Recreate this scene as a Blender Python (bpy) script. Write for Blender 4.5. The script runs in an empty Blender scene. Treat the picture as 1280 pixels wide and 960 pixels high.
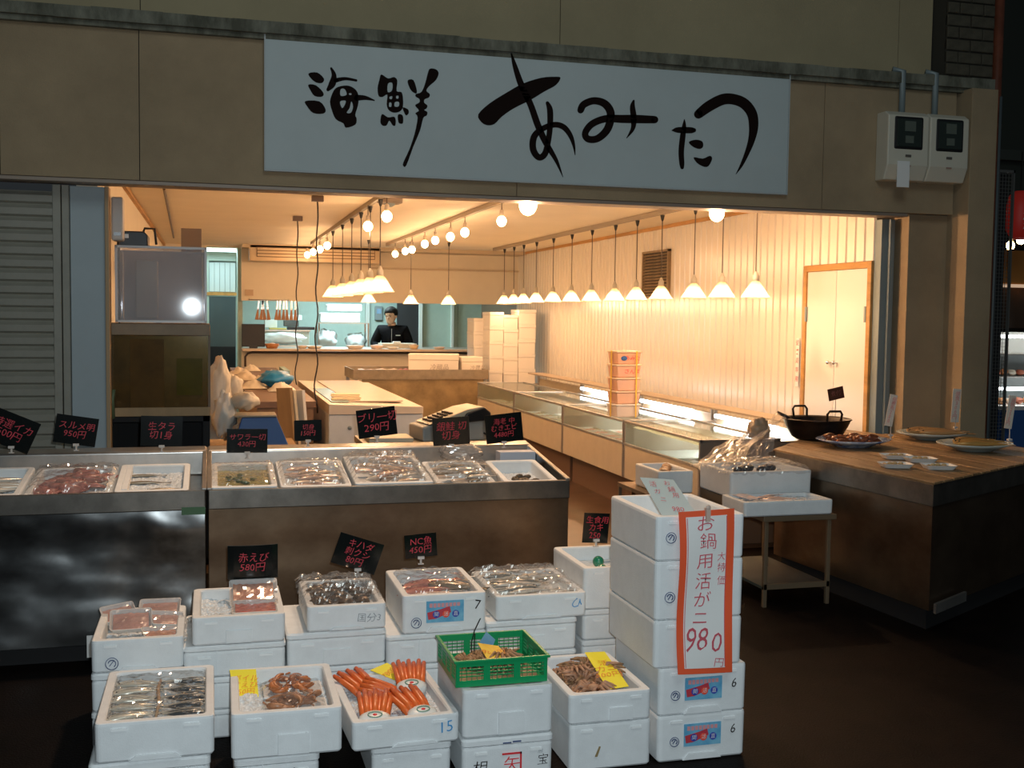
import bpy, bmesh, math, random
from mathutils import Vector, Matrix, noise
random.seed(7)
C = bpy.context.scene.collection
SC = bpy.context.scene
# ---------------------------------------------------------------- camera, world, lights, exposure
H, FPX = 1.6, 1380.0
_y, _p, _r = (math.radians(a) for a in (15.3, 3.5, .75))
FW = Vector((math.sin(_y)*math.cos(_p), math.cos(_y)*math.cos(_p), -math.sin(_p)))
_rt = Vector((math.cos(_y), -math.sin(_y), 0)); _up = _rt.cross(FW)
RT = _rt*math.cos(_r) + _up*math.sin(_r); UP = -_rt*math.sin(_r) + _up*math.cos(_r)
cd = bpy.data.cameras.new('camera'); cam = bpy.data.objects.new('camera', cd); C.objects.link(cam)
cd.sensor_width = 36; cd.lens = FPX*36/1280; cd.clip_end = 200
mw = Matrix((RT, UP, -FW)).transposed().to_4x4(); mw.translation = (0, 0, H); cam.matrix_world = mw
SC.camera = cam
SC.view_settings.view_transform = 'Standard'; SC.view_settings.look = 'None'
SC.view_settings.gamma = 1; SC.view_settings.use_curve_mapping = False
SC.view_settings.exposure = 0.0
W = bpy.data.worlds.new('world'); SC.world = W; W.use_nodes = True
bg = W.node_tree.nodes['Background']; bg.inputs[0].default_value = (.62, .72, .80, 1); bg.inputs[1].default_value = .028

def lamp(name, kind, loc, energy, color, size=.1, target=None, **k):
    l = bpy.data.lights.new(name, kind); l.energy = energy; l.color = color
    if kind == 'AREA': l.size = size
    elif kind != 'SUN': l.shadow_soft_size = size
    for a, b in k.items(): setattr(l, a, b)
    o = bpy.data.objects.new(name, l); C.objects.link(o); o.location = loc
    if target is not None: o.rotation_euler = (Vector(target)-Vector(loc)).to_track_quat('-Z', 'Y').to_euler()
    return o
lamp('camera_flash', 'SPOT', (.05, .0, H+.07), 262, (.84, .95, 1.0), .02, (1.25, 5, 1.25), spot_size=1.35, spot_blend=.6)
lamp('hall_lamp', 'AREA', (1.4, .6, 5.8), 62, (.86, .97, .96), 2.2, (2.0, 7.0, 2.4))

lamp('warm_box_top_fill', 'SPOT', (.9, 5.9, 4.6), 420, (1.0, .66, .42), .12, (.75, 4.5, .4), spot_size=1.15, spot_blend=.7)  # added spot, out of view, that warms the box tops from above

def at(x, y, **k):                       # the point of a plane X=, Y= or Z= that a line of sight meets
    d = FW*FPX + RT*(x-640) - UP*(y-480); (a, v), = k.items(); i = 'XYZ'.index(a)
    o = Vector((0, 0, H)); return o + d*((v-o[i])/d[i])

# ---------------------------------------------------------------- materials
MT = {}
def mat(name, col, rough=.6, metal=0, var=0, vscale=8, bump=0, bscale=60, emit=0, ecol=None, spec=.5, stretch=None, col2=None, coat=0, trans=0, coords='Object', sss=0, bdist=.01, bdet=4):
    if name in MT: return MT[name]
    m = bpy.data.materials.new(name); m.use_nodes = True; nt = m.node_tree; N, L = nt.nodes, nt.links
    b = N['Principled BSDF']; b.inputs['Base Color'].default_value = (*col, 1); b.inputs['Roughness'].default_value = rough
    b.inputs['Metallic'].default_value = metal; b.inputs['Specular IOR Level'].default_value = spec
    b.inputs['Coat Weight'].default_value = coat; b.inputs['Transmission Weight'].default_value = trans
    if sss: b.inputs['Subsurface Weight'].default_value = sss; b.inputs['Subsurface Scale'].default_value = .02
    tc = None
    if var or col2 or bump:
        tc = N.new('ShaderNodeTexCoord'); mp = N.new('ShaderNodeMapping'); L.new(tc.outputs[coords], mp.inputs[0])
        if stretch: mp.inputs['Scale'].default_value = stretch
    if var or col2:
        n = N.new('ShaderNodeTexNoise'); n.inputs['Scale'].default_value = vscale; n.inputs['Detail'].default_value = 6; n.inputs['Roughness'].default_value = .65
        L.new(mp.outputs[0], n.inputs['Vector'])
        r = N.new('ShaderNodeValToRGB'); L.new(n.outputs['Fac'], r.inputs[0])
        c2 = col2 or tuple(c*(1-var) for c in col); c1 = col if col2 else tuple(min(1, c*(1+var*.5)) for c in col)
        r.color_ramp.elements[0].position = .35; r.color_ramp.elements[1].position = .65
        r.color_ramp.elements[0].color = (*c2, 1); r.color_ramp.elements[1].color = (*c1, 1)
        L.new(r.outputs[0], b.inputs['Base Color'])
    if bump:
        n = N.new('ShaderNodeTexNoise'); n.inputs['Scale'].default_value = bscale; n.inputs['Detail'].default_value = bdet
        L.new(mp.outputs[0], n.inputs['Vector'])
        bp = N.new('ShaderNodeBump'); bp.inputs['Strength'].default_value = bump; bp.inputs['Distance'].default_value = bdist
        L.new(n.outputs['Fac'], bp.inputs['Height']); L.new(bp.outputs[0], b.inputs['Normal'])
    if emit:
        b.inputs['Emission Color'].default_value = (*(ecol or col), 1); b.inputs['Emission Strength'].default_value = emit
    MT[name] = m; return m
def film_mat(name, tint=(1, 1, 1), gloss=.3, rough=.12, milky=.06):
    m = bpy.data.materials.new(name); m.use_nodes = True; nt = m.node_tree; N, L = nt.nodes, nt.links
    N.remove(N['Principled BSDF']); out = N['Material Output']
    t = N.new('ShaderNodeBsdfTransparent'); t.inputs[0].default_value = (*tint, 1)
    g = N.new('ShaderNodeBsdfGlossy'); g.inputs['Roughness'].default_value = rough
    d = N.new('ShaderNodeBsdfDiffuse'); d.inputs[0].default_value = (.85, .85, .85, 1)
    lw = N.new('ShaderNodeLayerWeight'); lw.inputs[0].default_value = .5; pw = N.new('ShaderNodeMath'); pw.operation = 'POWER'; pw.inputs[1].default_value = 4; L.new(lw.outputs['Facing'], pw.inputs[0])
    fr = N.new('ShaderNodeMath'); fr.operation = 'MULTIPLY_ADD'; fr.inputs[1].default_value = .7; fr.inputs[2].default_value = gloss; fr.use_clamp = True; L.new(pw.outputs[0], fr.inputs[0])
    m1 = N.new('ShaderNodeMixShader'); m2 = N.new('ShaderNodeMixShader')
    L.new(fr.outputs[0], m1.inputs[0]); L.new(t.outputs[0], m1.inputs[1]); L.new(g.outputs[0], m1.inputs[2])
    m2.inputs[0].default_value = milky; L.new(m1.outputs[0], m2.inputs[1]); L.new(d.outputs[0], m2.inputs[2]); L.new(m2.outputs[0], out.inputs[0])
    MT[name] = m; return m
foam = mat('foam', (.80, .83, .84), .75, var=.05, vscale=14, bump=.12, bscale=260)
foam_old = mat('foam_old', (.74, .76, .75), .8, var=.10, vscale=5, bump=.15, bscale=200)
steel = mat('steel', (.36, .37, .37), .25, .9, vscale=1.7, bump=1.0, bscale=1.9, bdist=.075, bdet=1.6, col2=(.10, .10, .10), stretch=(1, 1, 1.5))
steel_brown_refl = mat('steel_brown_reflection', (.25, .18, .12), .32, .85, vscale=2.0, bump=.8, bscale=2.2, bdist=.02, bdet=1, col2=(.15, .10, .065), stretch=(1, 1, 1.5))  # steel with its brownish reflections put into the base colour
steel_rim = mat('steel_rim', (.22, .20, .175), .34, .85, var=.3, vscale=6)
steel_lit = mat('steel_pale', (.5, .48, .45), .3, .8, var=.2, vscale=5)
chrome = mat('chrome', (.7, .7, .7), .18, 1)
concrete = mat('plaster', (.34, .255, .155), .9, var=.16, vscale=1.6, bump=.25, bscale=90)
concrete_up = mat('plaster_upper', (.33, .275, .165), .9, var=.12, vscale=1.2, bump=.2, bscale=90)
ledge_m = mat('ledge', (.20, .20, .155), .85, col2=(.07, .07, .05), vscale=9, stretch=(1, 1, .4), bump=.3)
asphalt = mat('asphalt', (.0070, .0042, .0032), .65, col2=(.003, .002, .0018), spec=.08, vscale=5, bump=.35, bscale=120)
shopfloor = mat('shop_floor', (.10, .055, .03), .35, var=.35, vscale=3, bump=.05)
plaster_w = mat('cream_plaster', (.80, .71, .55), .8, var=.04, vscale=2)
panelw = mat('ribbed_panel', (.76, .71, .62), .22, spec=.6)
wood_trim = mat('wood_trim', (.50, .26, .07), .5, var=.25, vscale=12, stretch=(1, .2, 1))
white_p = mat('white_paint', (.78, .77, .73), .45)
sign_white = mat('sign_white', (.455, .525, .535), .6, var=.05, vscale=1.3)
ink = mat('black_ink', (.010, .005, .004), .8, spec=.1)
red_ink = mat('red_ink', (.75, .035, .045), .6)
pink_ink = mat('pink_marker', (.56, .035, .06), .55)
thinred = mat('thin_red_marker', (.60, .10, .13), .6)
blue_ink = mat('blue_ink', (.05, .30, .62), .6)
grey_ink = mat('grey_ink', (.30, .33, .36), .7)
card_black = mat('card_black', (.006, .008, .008), .16)
card_white = mat('card_white', (.80, .80, .78), .6)
card_grey = mat('card_grey', (.50, .60, .60), .55)
yellow = mat('yellow_card', (.92, .80, .03), .6)
orange_border = mat('orange_border', (.85, .11, .035), .55)
black_pl = mat('black_plastic', (.012, .012, .013), .4)
dark = mat('dark_void', (.010, .010, .011), .8)
teal_wall = mat('teal_wall', (.40, .52, .47), .6, var=.05)
grey_blue = mat('grey_blue_metal', (.22, .27, .28), .5, .2)
pale_panel = mat('pale_panel', (.40, .47, .50), .6, var=.05, vscale=2)
slat_m = mat('shutter_slat', (.30, .29, .24), .5, var=.1, vscale=6)
rust = mat('rust_pipe', (.17, .05, .025), .45, var=.3, vscale=10)
brick_m = mat('dark_brick', (.075, .066, .045), .8, var=.3, vscale=14, bump=.4)
mortar = mat('mortar', (.035, .032, .024), .9)
wood_top = mat('wood_board', (.40, .25, .12), .5, col2=(.15, .085, .035), vscale=7, stretch=(7, .5, 1), bump=.12)
iron = mat('cast_iron', (.030, .020, .016), .4, .5, var=.4, vscale=12)
blue_china = mat('blue_china', (.06, .13, .38), .2, col2=(.7, .75, .8), vscale=16, coat=.5)
celadon = mat('celadon', (.50, .58, .57), .2, var=.08, coat=.5)
green_pl = mat('green_plastic', (.006, .30, .10), .35)
ice_m = mat('crushed_ice', (.72, .76, .78), .22, var=.15, vscale=60, bump=.7, bscale=90)
brown_card = mat('brown_card', (.10, .035, .02), .4)
blue_pl = mat('blue_plastic', (.03, .11, .34), .4)
bluetarp = mat('blue_bag', (.02, .22, .50), .35)
tan_bag = mat('tan_bag', (.66, .58, .46), .4, var=.12, vscale=6)
skin = mat('skin', (.52, .31, .20), .55)
hair_m = mat('black_hair', (.008, .006, .005), .6, spec=.15, bump=.5, bscale=120)
jacket = mat('black_jacket', (.004, .004, .005), .85, bump=.2, spec=.08)
wood_pl = mat('plywood', (.42, .27, .13), .6, var=.2, vscale=5, stretch=(1, 1, .3))
glow = lambda n, c, s: mat(n, c, .5, emit=s, ecol=c)
bulb_m = glow('bulb_glow', (1.0, .62, .28), 28)
tube_m = glow('tube_glow', (.92, .98, 1.0), 9)
film = film_mat('clear_film', gloss=.16, rough=.06, milky=.04)
film_dull = film_mat('plastic_bag_film', gloss=.22, rough=.12, milky=.12)
glass = film_mat('pane_glass', (.88, .95, .92), gloss=.06, rough=.03, milky=.02)
tank_glass = film_mat('tank_acrylic', (.86, .86, .88), gloss=.07, rough=.035, milky=.20)
dirty_glass = film_mat('algae_glass', (.75, .68, .50), gloss=.05, rough=.06, milky=.01)
def shade_mat():
    m = bpy.data.materials.new('frosted_shade'); m.use_nodes = True; N, L = m.node_tree.nodes, m.node_tree.links
    N.remove(N['Principled BSDF'])
    t = N.new('ShaderNodeBsdfTransparent'); t.inputs[0].default_value = (1, .97, .9, 1)
    d = N.new('ShaderNodeBsdfTranslucent'); d.inputs[0].default_value = (.9, .86, .74, 1)
    g = N.new('ShaderNodeBsdfDiffuse'); g.inputs[0].default_value = (.8, .76, .62, 1)
    a = N.new('ShaderNodeMixShader'); a.inputs[0].default_value = .5; L.new(d.outputs[0], a.inputs[1]); L.new(g.outputs[0], a.inputs[2])
    b = N.new('ShaderNodeMixShader'); b.inputs[0].default_value = .55; L.new(t.outputs[0], b.inputs[1]); L.new(a.outputs[0], b.inputs[2])
    L.new(b.outputs[0], N['Material Output'].inputs[0]); return m
shade_m = shade_mat()

# ---------------------------------------------------------------- mesh helpers
class MB:
    def __init__(s): s.v = []; s.f = []
    def box(s, x0, x1, y0, y1, z0, z1):
        n = len(s.v); s.v += [(x, y, z) for z in (z0, z1) for x, y in ((x0, y0), (x1, y0), (x1, y1), (x0, y1))]
        s.f += [tuple(n+i for i in q) for q in ((3, 2, 1, 0), (4, 5, 6, 7), (0, 1, 5, 4), (1, 2, 6, 5), (2, 3, 7, 6), (3, 0, 4, 7))]; return s
    def loft(s, rings, cap=True, closed=True):
        n = len(s.v); k = len(rings[0])
        for r in rings: s.v += [tuple(p) for p in r]
        for i in range(len(rings)-1):
            for j in range(k if closed else k-1):
                a = n+i*k+j; b = n+i*k+(j+1) % k; s.f.append((a, b, b+k, a+k))
        if cap and closed: s.f.append(tuple(n+j for j in reversed(range(k)))); s.f.append(tuple(n+(len(rings)-1)*k+j for j in range(k)))
        return s
    def tube(s, pts, r, n=8):
        pts = [Vector(p) for p in pts]; rs = r if isinstance(r, (list, tuple)) else [r]*len(pts); rings = []
        for i, p in enumerate(pts):
            d = (pts[min(i+1, len(pts)-1)]-pts[max(i-1, 0)]); d = d.normalized() if d.length > 1e-9 else Vector((0, 0, 1))
            a = d.orthogonal().normalized() if i == 0 else (pa - d*pa.dot(d)).normalized(); pa = a
            b = d.cross(a); rings.append([p + (a*math.cos(t)+b*math.sin(t))*rs[i] for t in (2*math.pi*j/n for j in range(n))])
        return s.loft(rings)
    def lathe(s, prof, n=20, c=(0, 0, 0), sx=1, sy=1, ruff=0):
        rings = [[(c[0]+sx*r*(1+ruff*math.cos(j*math.pi))*math.cos(2*math.pi*j/n), c[1]+sy*r*(1+ruff*math.cos(j*math.pi))*math.sin(2*math.pi*j/n), c[2]+z) for j in range(n)] for r, z in prof]
        return s.loft(rings)
    def prism(s, pts, a, b, axis='Z'):
        def q(u, v, w): return (u, v, w) if axis == 'Z' else (u, w, v) if axis == 'Y' else (w, u, v)
        n = len(s.v); k = len(pts); s.v += [q(u, v, a) for u, v in pts]+[q(u, v, b) for u, v in pts]
        s.f += [tuple(n+i for i in reversed(range(k))), tuple(n+k+i for i in range(k))]+[(n+i, n+(i+1) % k, n+k+(i+1) % k, n+k+i) for i in range(k)]; return s
    def grid(s, fn, nu, nv):
        n = len(s.v); s.v += [tuple(fn(i/nu, j/nv)) for i in range(nu+1) for j in range(nv+1)]
        s.f += [(n+i*(nv+1)+j, n+(i+1)*(nv+1)+j, n+(i+1)*(nv+1)+j+1, n+i*(nv+1)+j+1) for i in range(nu) for j in range(nv)]; return s
    def ball(s, c, r, n=10, m=6):
        rx, ry, rz = r if isinstance(r, (list, tuple)) else (r, r, r)
        return s.loft([[(c[0]+rx*math.sin(t)*math.cos(2*math.pi*j/n), c[1]+ry*math.sin(t)*math.sin(2*math.pi*j/n), c[2]-rz*math.cos(t)) for j in range(n)] for t in (math.pi*(i+.08)/(m+.16) for i in range(m+1))])
    def xf(s, M, i0=0): s.v[i0:] = [tuple(M @ Vector(p)) for p in s.v[i0:]]; return s
    def data(s, name, m, smooth=False, bev=0, seg=2):
        me = bpy.data.meshes.new(name); me.from_pydata(s.v, [], s.f); bm = bmesh.new(); bm.from_mesh(me)
        bmesh.ops.recalc_face_normals(bm, faces=bm.faces)
        if bev:
            es = [e for e in bm.edges if len(e.link_faces) == 2 and e.calc_face_angle(0) > .6]
            bmesh.ops.bevel(bm, geom=es, offset=bev, segments=seg, affect='EDGES', profile=.5, clamp_overlap=True)
        bm.to_mesh(me); bm.free(); me.materials.append(m)
        if smooth: me.shade_smooth()
        return me
    def build(s, name, m, parent=None, smooth=False, bev=0, seg=2): return link(name, s.data(name, m, smooth, bev, seg), parent)
def link(name, me, parent=None, loc=None, rot=None):
    o = bpy.data.objects.new(name, me); C.objects.link(o); o.parent = parent
    if loc is not None: o.location = loc
    if rot is not None: o.rotation_euler = rot
    return o
def bx(name, m, a, b, parent=None, bev=0): return MB().box(a[0], b[0], a[1], b[1], a[2], b[2]).build(name, m, parent, bev=bev)
def tag(o, label=None, cat=None, group=None, kind=None):
    for k, v in (('label', label), ('category', cat), ('group', group), ('kind', kind)):
        if v: o[k] = v
    return o
def thing(name, label, cat, loc=(0, 0, 0), rz=0, group=None, tilt=None):
    o = bpy.data.objects.new(name, None); C.objects.link(o); o.location = loc; o.rotation_euler = tilt or (0, 0, rz)
    o.empty_display_size = .05; return tag(o, label, cat, group)
def dup(o, loc=None, rot=None, label=None, group=None, parent=None):
    c = o.copy(); C.objects.link(c); c.parent = parent
    if loc is not None: c.location = loc
    if rot is not None: c.rotation_euler = rot
    if label: c['label'] = label
    if group: c['group'] = group
    for ch in list(o.children): dup(ch, parent=c)
    return c
def struct(name, mb, m, parent=None, **k):
    o = mb.build(name, m, parent, **k)
    if parent is None: o['kind'] = 'structure'
    return o
def loc_of(v): return Vector(v)
_tc = {}
def text_me(body, m, size=.1, sp=1.0, extr=0):
    key = (body, m.name, round(size, 4))
    if key in _tc: return _tc[key]
    cu = bpy.data.curves.new('t', 'FONT'); cu.body = body; cu.size = size; cu.align_x = 'CENTER'; cu.align_y = 'CENTER'; cu.space_line = sp; cu.offset = -size*.004; cu.resolution_u = 2
    o = bpy.data.objects.new('t', cu); C.objects.link(o); dg = bpy.context.evaluated_depsgraph_get()
    me = bpy.data.meshes.new_from_object(o.evaluated_get(dg)); bpy.data.objects.remove(o)
    me.materials.clear(); me.materials.append(m); _tc[key] = me; k = len(_tc)*3.7
    for v in me.vertices:
        p = Vector((v.co.x/size*1.1, v.co.y/size*1.1, k)); v.co.x += size*.09*noise.noise(p)+v.co.y*.10; v.co.y += size*.09*noise.noise(p+Vector((9, 4, 2)))
    return me
def txt(body, m, size, parent, loc, rot=(math.pi/2, 0, 0), name='lettering', sp=1.0):
    return link(name, text_me(body, m, size, sp), parent, loc, rot)
PI = math.pi
def shape_me(groups):                    # filled flat outlines; first of a group is the rim, the others are holes
    vs, fs = [], []
    for g in groups:
        cu = bpy.data.curves.new('s', 'CURVE'); cu.dimensions = '2D'; cu.fill_mode = 'BOTH'
        for pts in g:
            sp = cu.splines.new('POLY'); sp.points.add(len(pts)-1)
            for q, p in zip(sp.points, pts): q.co = (p[0], p[1], 0, 1)
            sp.use_cyclic_u = True
        o = bpy.data.objects.new('s', cu); C.objects.link(o); dg = bpy.context.evaluated_depsgraph_get()
        me = bpy.data.meshes.new_from_object(o.evaluated_get(dg)); bpy.data.objects.remove(o)
        n = len(vs); vs += [tuple(v.co) for v in me.vertices]; fs += [tuple(n+i for i in p.vertices) for p in me.polygons]
    return vs, fs
def cr(pts, n=4, closed=True):
    out = []; k = len(pts)
    for i in range(k if closed else k-1):
        g = (lambda j: pts[j % k]) if closed else (lambda j: pts[max(0, min(k-1, j))])
        p0, p1, p2, p3 = g(i-1), g(i), g(i+1), g(i+2)
        for s in range(n):
            t = s/n; out.append(tuple(.5*((2*b)+(-a+c)*t+(2*a-5*b+4*c-d)*t*t+(-a+3*b-3*c+d)*t**3) for a, b, c, d in zip(p0, p1, p2, p3)))
    if not closed: out.append(tuple(pts[-1]))
    return out
def brush(pts):                          # a stroke with its own width at each point
    p = cr(pts, 6, False); L_, R_ = [], []
    for i, q in enumerate(p):
        a, b = p[max(0, i-1)], p[min(len(p)-1, i+1)]; dx, dy = b[0]-a[0], b[1]-a[1]; l = math.hypot(dx, dy) or 1
        L_.append((q[0]-dy/l*q[2]/2, q[1]+dx/l*q[2]/2)); R_.append((q[0]+dy/l*q[2]/2, q[1]-dx/l*q[2]/2))
    return L_, R_
# ================================================================ the setting
XL, XR, YB, ZC, ZL = -.66, 4.73, 17.0, 2.6, 2.375
struct('floor', MB().box(-9, 14, -5, 6.95, -.1, 0), asphalt)
o = struct('floor_shop', MB().box(-3, 14, 6.95, 21, -.1, -.002), shopfloor)
struct('ceiling', MB().box(XL-.1, XR+.1, 7.05, 20.6, ZC, ZC+.12), plaster_w)
# front: beam of plastered panels above the opening, each panel with a recessed joint
wf = struct('wall_front', MB().box(-3.2, 5.18, 6.93, 7.12, ZL, 3.30), mortar)
for a, b in ((-3.2, -1.155), (-1.150, -.40), (-.395, 1.9), (1.905, 4.1), (4.105, 5.16)):
    bx('plaster_panel', concrete, (a, 6.90, ZL-.003), (b, 6.935, 3.27), wf)
wu = struct('wall_upper', MB().box(-3.2, 5.0, 7.0, 7.2, 3.30, 5.2), mortar)
for a, b in ((-3.2, -.395), (-.39, 2.2), (2.205, 4.72), (4.725, 4.995)):
    bx('plaster_panel', concrete_up, (a, 6.98, 3.30), (b, 7.01, 5.2), wu)
lg = MB()
for i in range(44):
    a = -3.2+i*.196; d = random.uniform(-.004, .004); lg.box(a, a+.196, 6.83+d, 6.98, 3.265+d*.6, 3.335+random.uniform(-.003, .003))
lg.box(-3.2, 5.42, 6.86, 6.98, 3.235, 3.266)
struct('trim_1', lg, ledge_m)
# lintel underside and shutter track over the opening
struct('trim_2', MB().box(-3.2, 4.80, 6.91, 7.0, ZL-.028, ZL-.004).box(-3.2, 4.8, 7.0, 7.16, ZL-.020, ZL-.004), mat('lintel_steel', (.30, .24, .19), .5, .2), bev=.003)
# pillars on the right
struct('wall_pillar', MB().box(4.868, 5.2, 6.99, 7.6, 0, ZL), concrete, bev=.004)
struct('wall_pier', MB().box(5.185, 5.40, 6.76, 7.6, 0, 3.25), concrete, bev=.004)
bp = struct('wall_brick', MB().box(5.005, 5.39, 6.83, 7.3, 3.335, 5.2), mortar)
brme = MB().box(0, .185, 0, .03, 0, .075).data('brick', brick_m, bev=.004, seg=1)
brh = MB().box(0, .088, 0, .03, 0, .075).data('brick', brick_m, bev=.004, seg=1)
for r in range(11):
    z = 3.345+r*.085
    if r % 2: items = [(5.005, brh), (5.103, brme), (5.298, brh)]
    else: items = [(5.005, brme), (5.2, brme)]
    for x, me in items: link('brick', me, bp, (x, 6.812+random.uniform(-.004, .004), z))
# metal jamb and left post
struct('door_2', MB().box(4.738, 4.85, 7.13, 7.24, 0, ZL-.03).box(4.79, 4.80, 7.10, 7.13, 0, ZL-.03), grey_blue, bev=.004)
struct('trim_3', MB().box(-.610, -.585, 7.08, 7.2, 0, ZL-.03), mat('tan_post', (.42, .28, .15), .6), bev=.003)
struct('trim_4', MB().box(-.808, -.612, 7.12, 7.18, 0, ZL-.03), pale_panel, bev=.003)
# closed roller shutter
sh = thing('roller_shutter', 'closed grey-beige slatted roller shutter left of the shop opening', 'shutter', (-1.6, 7.1, 0))
me = MB().prism([(0, 0), (-.022, .012), (-.026, .05), (-.004, .07), (0, .0775), (.012, .0775), (.012, 0)], -.95, .70, 'X').data('slat', slat_m, bev=0)
for i in range(30): link('slat', me, sh, (0, 0, i*.0765+.01))
bx('guide_rail', slat_m, (.700, -.03, 0), (.745, .05, ZL-.03), sh, .003); bx('guide_rail', slat_m, (.750, -.02, 0), (.790, .05, ZL-.03), sh, .003)
# side walls
wr = struct('wall_right', MB().box(XR+.012, XR+.12, 7.2, YB+3.4, 0, ZC), mat('groove_tan', (.20, .15, .10), .8))
rib = MB().prism([(0, .004), (-.016, .011), (-.016, .109), (0, .116)], 0, ZC-.03, 'Z').data('panel', panelw)
k = 0
y = 7.20
while y < YB:
    lo = 0
    if not (7.20 < y+.11 and y < 8.18): link('panel', rib, wr, (XR+.012, y, 0)); k += 1
    else:
        o = link('panel', rib, wr, (XR+.012, y, 2.048)); o.scale.z = (ZC-2.05)/(ZC)
    y += .125
struct('trim_5', MB().box(XR-.03, XR+.0, 7.2, YB, ZC-.035, ZC), wood_trim)
struct('wall_left', MB().box(XL-.12, XL, 7.2, YB+3.4, 0, ZC), plaster_w)
struct('trim_6', MB().box(XL, XL+.03, 7.2, YB, ZC-.035, ZC), wood_trim)
struct('wall_back', MB().box(XL, -.06, YB, YB+.15, 0, ZC).box(-.06, .45, YB, YB+.15, ZC-.03, ZC).box(.45, XR, YB, YB+.15, 1.785, ZC).box(.45, XR, YB, YB+.15, 0, 1.04), plaster_w)
struct('trim_7', MB().box(.45, XR, YB-.28, YB+.2, 1.04, 1.075), mat('counter_top', (.62, .50, .38), .4), bev=.005)
struct('trim_8', MB().box(2.35, XR, YB-.06, YB, 2.30, 2.325).box(.45, XR, YB-.5, YB, 2.55, 2.6), mat('duct_tan', (.55, .44, .30), .6))
# double door in the ribbed wall
DA, DB = 7.265, 8.135
dr = tag(MB().box(XR-.014, XR+.03, DA-.05, DA, 0, 2.045).box(XR-.014, XR+.03, DB, DB+.05, 0, 2.045).box(XR-.014, XR+.03, DA, DB, 1.995, 2.045).build('door_1', wood_trim, bev=.003), kind='structure')
DM = (DA+DB)/2
for a, b in ((DA+.002, DM-.003), (DM+.003, DB-.002)): bx('door_leaf', white_p, (XR-.002, a, .01), (XR+.02, b, 1.993), dr, .003)
for y in (DM-.045, DM+.045): MB().ball((XR-.03, y, 1.27), .016).tube([(XR-.02, y, 1.27), (XR, y, 1.27)], .007).build('knob', chrome, dr, smooth=True)
for y, z in ((DA+.01, 1.65), (DB-.005, 1.65), (DA+.01, .45), (DB-.005, .45)): bx('hinge', grey_blue, (XR-.018, y-.012, z-.06), (XR-.001, y+.012, z+.06), dr)
sgn = tag(bx('wall_notice', card_white, (XR-.018, 8.21, 1.05), (XR-.0142, 8.26, 1.45)), 'narrow notice strip with red vertical writing on the ribbed wall left of the double door', 'notice')
for i in range(5): link('lettering', text_me('従業員専用'[i], red_ink, .05), sgn, (XR-.020, 8.235, 1.41-i*.075), (PI/2, 0, -PI/2))
# kitchen behind the pass-through
struct('wall_kitchen', MB().box(XL, XR+1.6, 20.4, 20.5, 0, ZC).box(.40, .47, YB+.15, 17.9, 0, ZC), teal_wall)
struct('trim_9', MB().box(at(457, 400, Y=20.3).x, at(462, 400, Y=20.3).x, 20.3, 20.4, 0, ZC).box(at(524, 400, Y=19.4).x, at(528, 400, Y=19.4).x, 19.4, 19.52, 0, ZC).box(at(566, 400, Y=19.4).x-.02, at(566, 400, Y=19.4).x+.02, 19.4, 19.52, 0, ZC), mat('pale_jamb', (.55, .60, .56), .5))
struct('door_3', MB().box(at(496, 400, Y=19.5).x, at(523.5, 400, Y=19.5).x, 19.46, 19.5, 0, 2.1), dark)
for i, (a, b) in enumerate(((at(526, 400, Y=19.5).x, 4.3), (4.31, 5.7))): bx('wall_kitchen_side', mat('sea_panel', (.36, .48, .42), .5, var=.04), (a, 19.5, 0), (b, 19.55, ZC))['kind'] = 'structure'
# corridor: dark door with a white louvred transom
d4 = tag(bx('door_4', mat('slate_door', (.045, .075, .085), .5), (-.02, 18.6, 0), (.40, 18.66, 1.86)), kind='structure')
bx('door_panel', mat('black_curtain', (.008, .008, .010), .8), (-.01, 18.56, 0), (.39, 18.60, 1.05), d4)
d5 = struct('trim_10', MB().box(-.06, .44, 18.58, 18.68, 1.88, 1.93), wood_trim)
tr = tag(bx('window_1', grey_blue, (-.02, 18.66, 1.93), (.40, 18.70, 2.42)), kind='structure')
for i in range(5): bx('pane', mat('milk_pane', (.55, .66, .66), .4), (-.015+i*.083, 18.64, 1.94), (.062+i*.083, 18.665, 2.41), tr)
struct('wall_corridor', MB().box(-.66, -.02, 18.6, 18.7, 0, ZC).box(-.02, .4, 18.6, 18.7, 2.44, ZC), teal_wall)

# ================================================================ main sign
sg = thing('shop_sign', 'long white signboard with black brush lettering above the shop opening', 'sign', (1.8, 6.88, 2.36))
p = [at(333, 41, Y=6.86), at(985, 93, Y=6.86), at(985, 242, Y=6.86), at(331, 211, Y=6.86)]
zt, zb = (p[0].z+p[1].z)/2, (p[2].z+p[3].z)/2; x0, x1 = (p[0].x+p[3].x)/2, (p[1].x+p[2].x)/2
def wsign(mb): return mb.xf(Matrix.Translation((-1.8, -6.88, -2.36)))
wsign(MB().box(x0, x1, 6.862, 6.90, zb, zt)).build('board', sign_white, sg, bev=.002)
wsign(MB().box(x0-.008, x0, 6.858, 6.90, zb-.01, zt+.01).box(x1, x1+.008, 6.858, 6.90, zb-.01, zt+.01).box(x0, x1, 6.858, 6.90, zb-.01, zb)).build('edging', mat('sign_edge', (.42, .46, .47), .5), sg)
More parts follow.
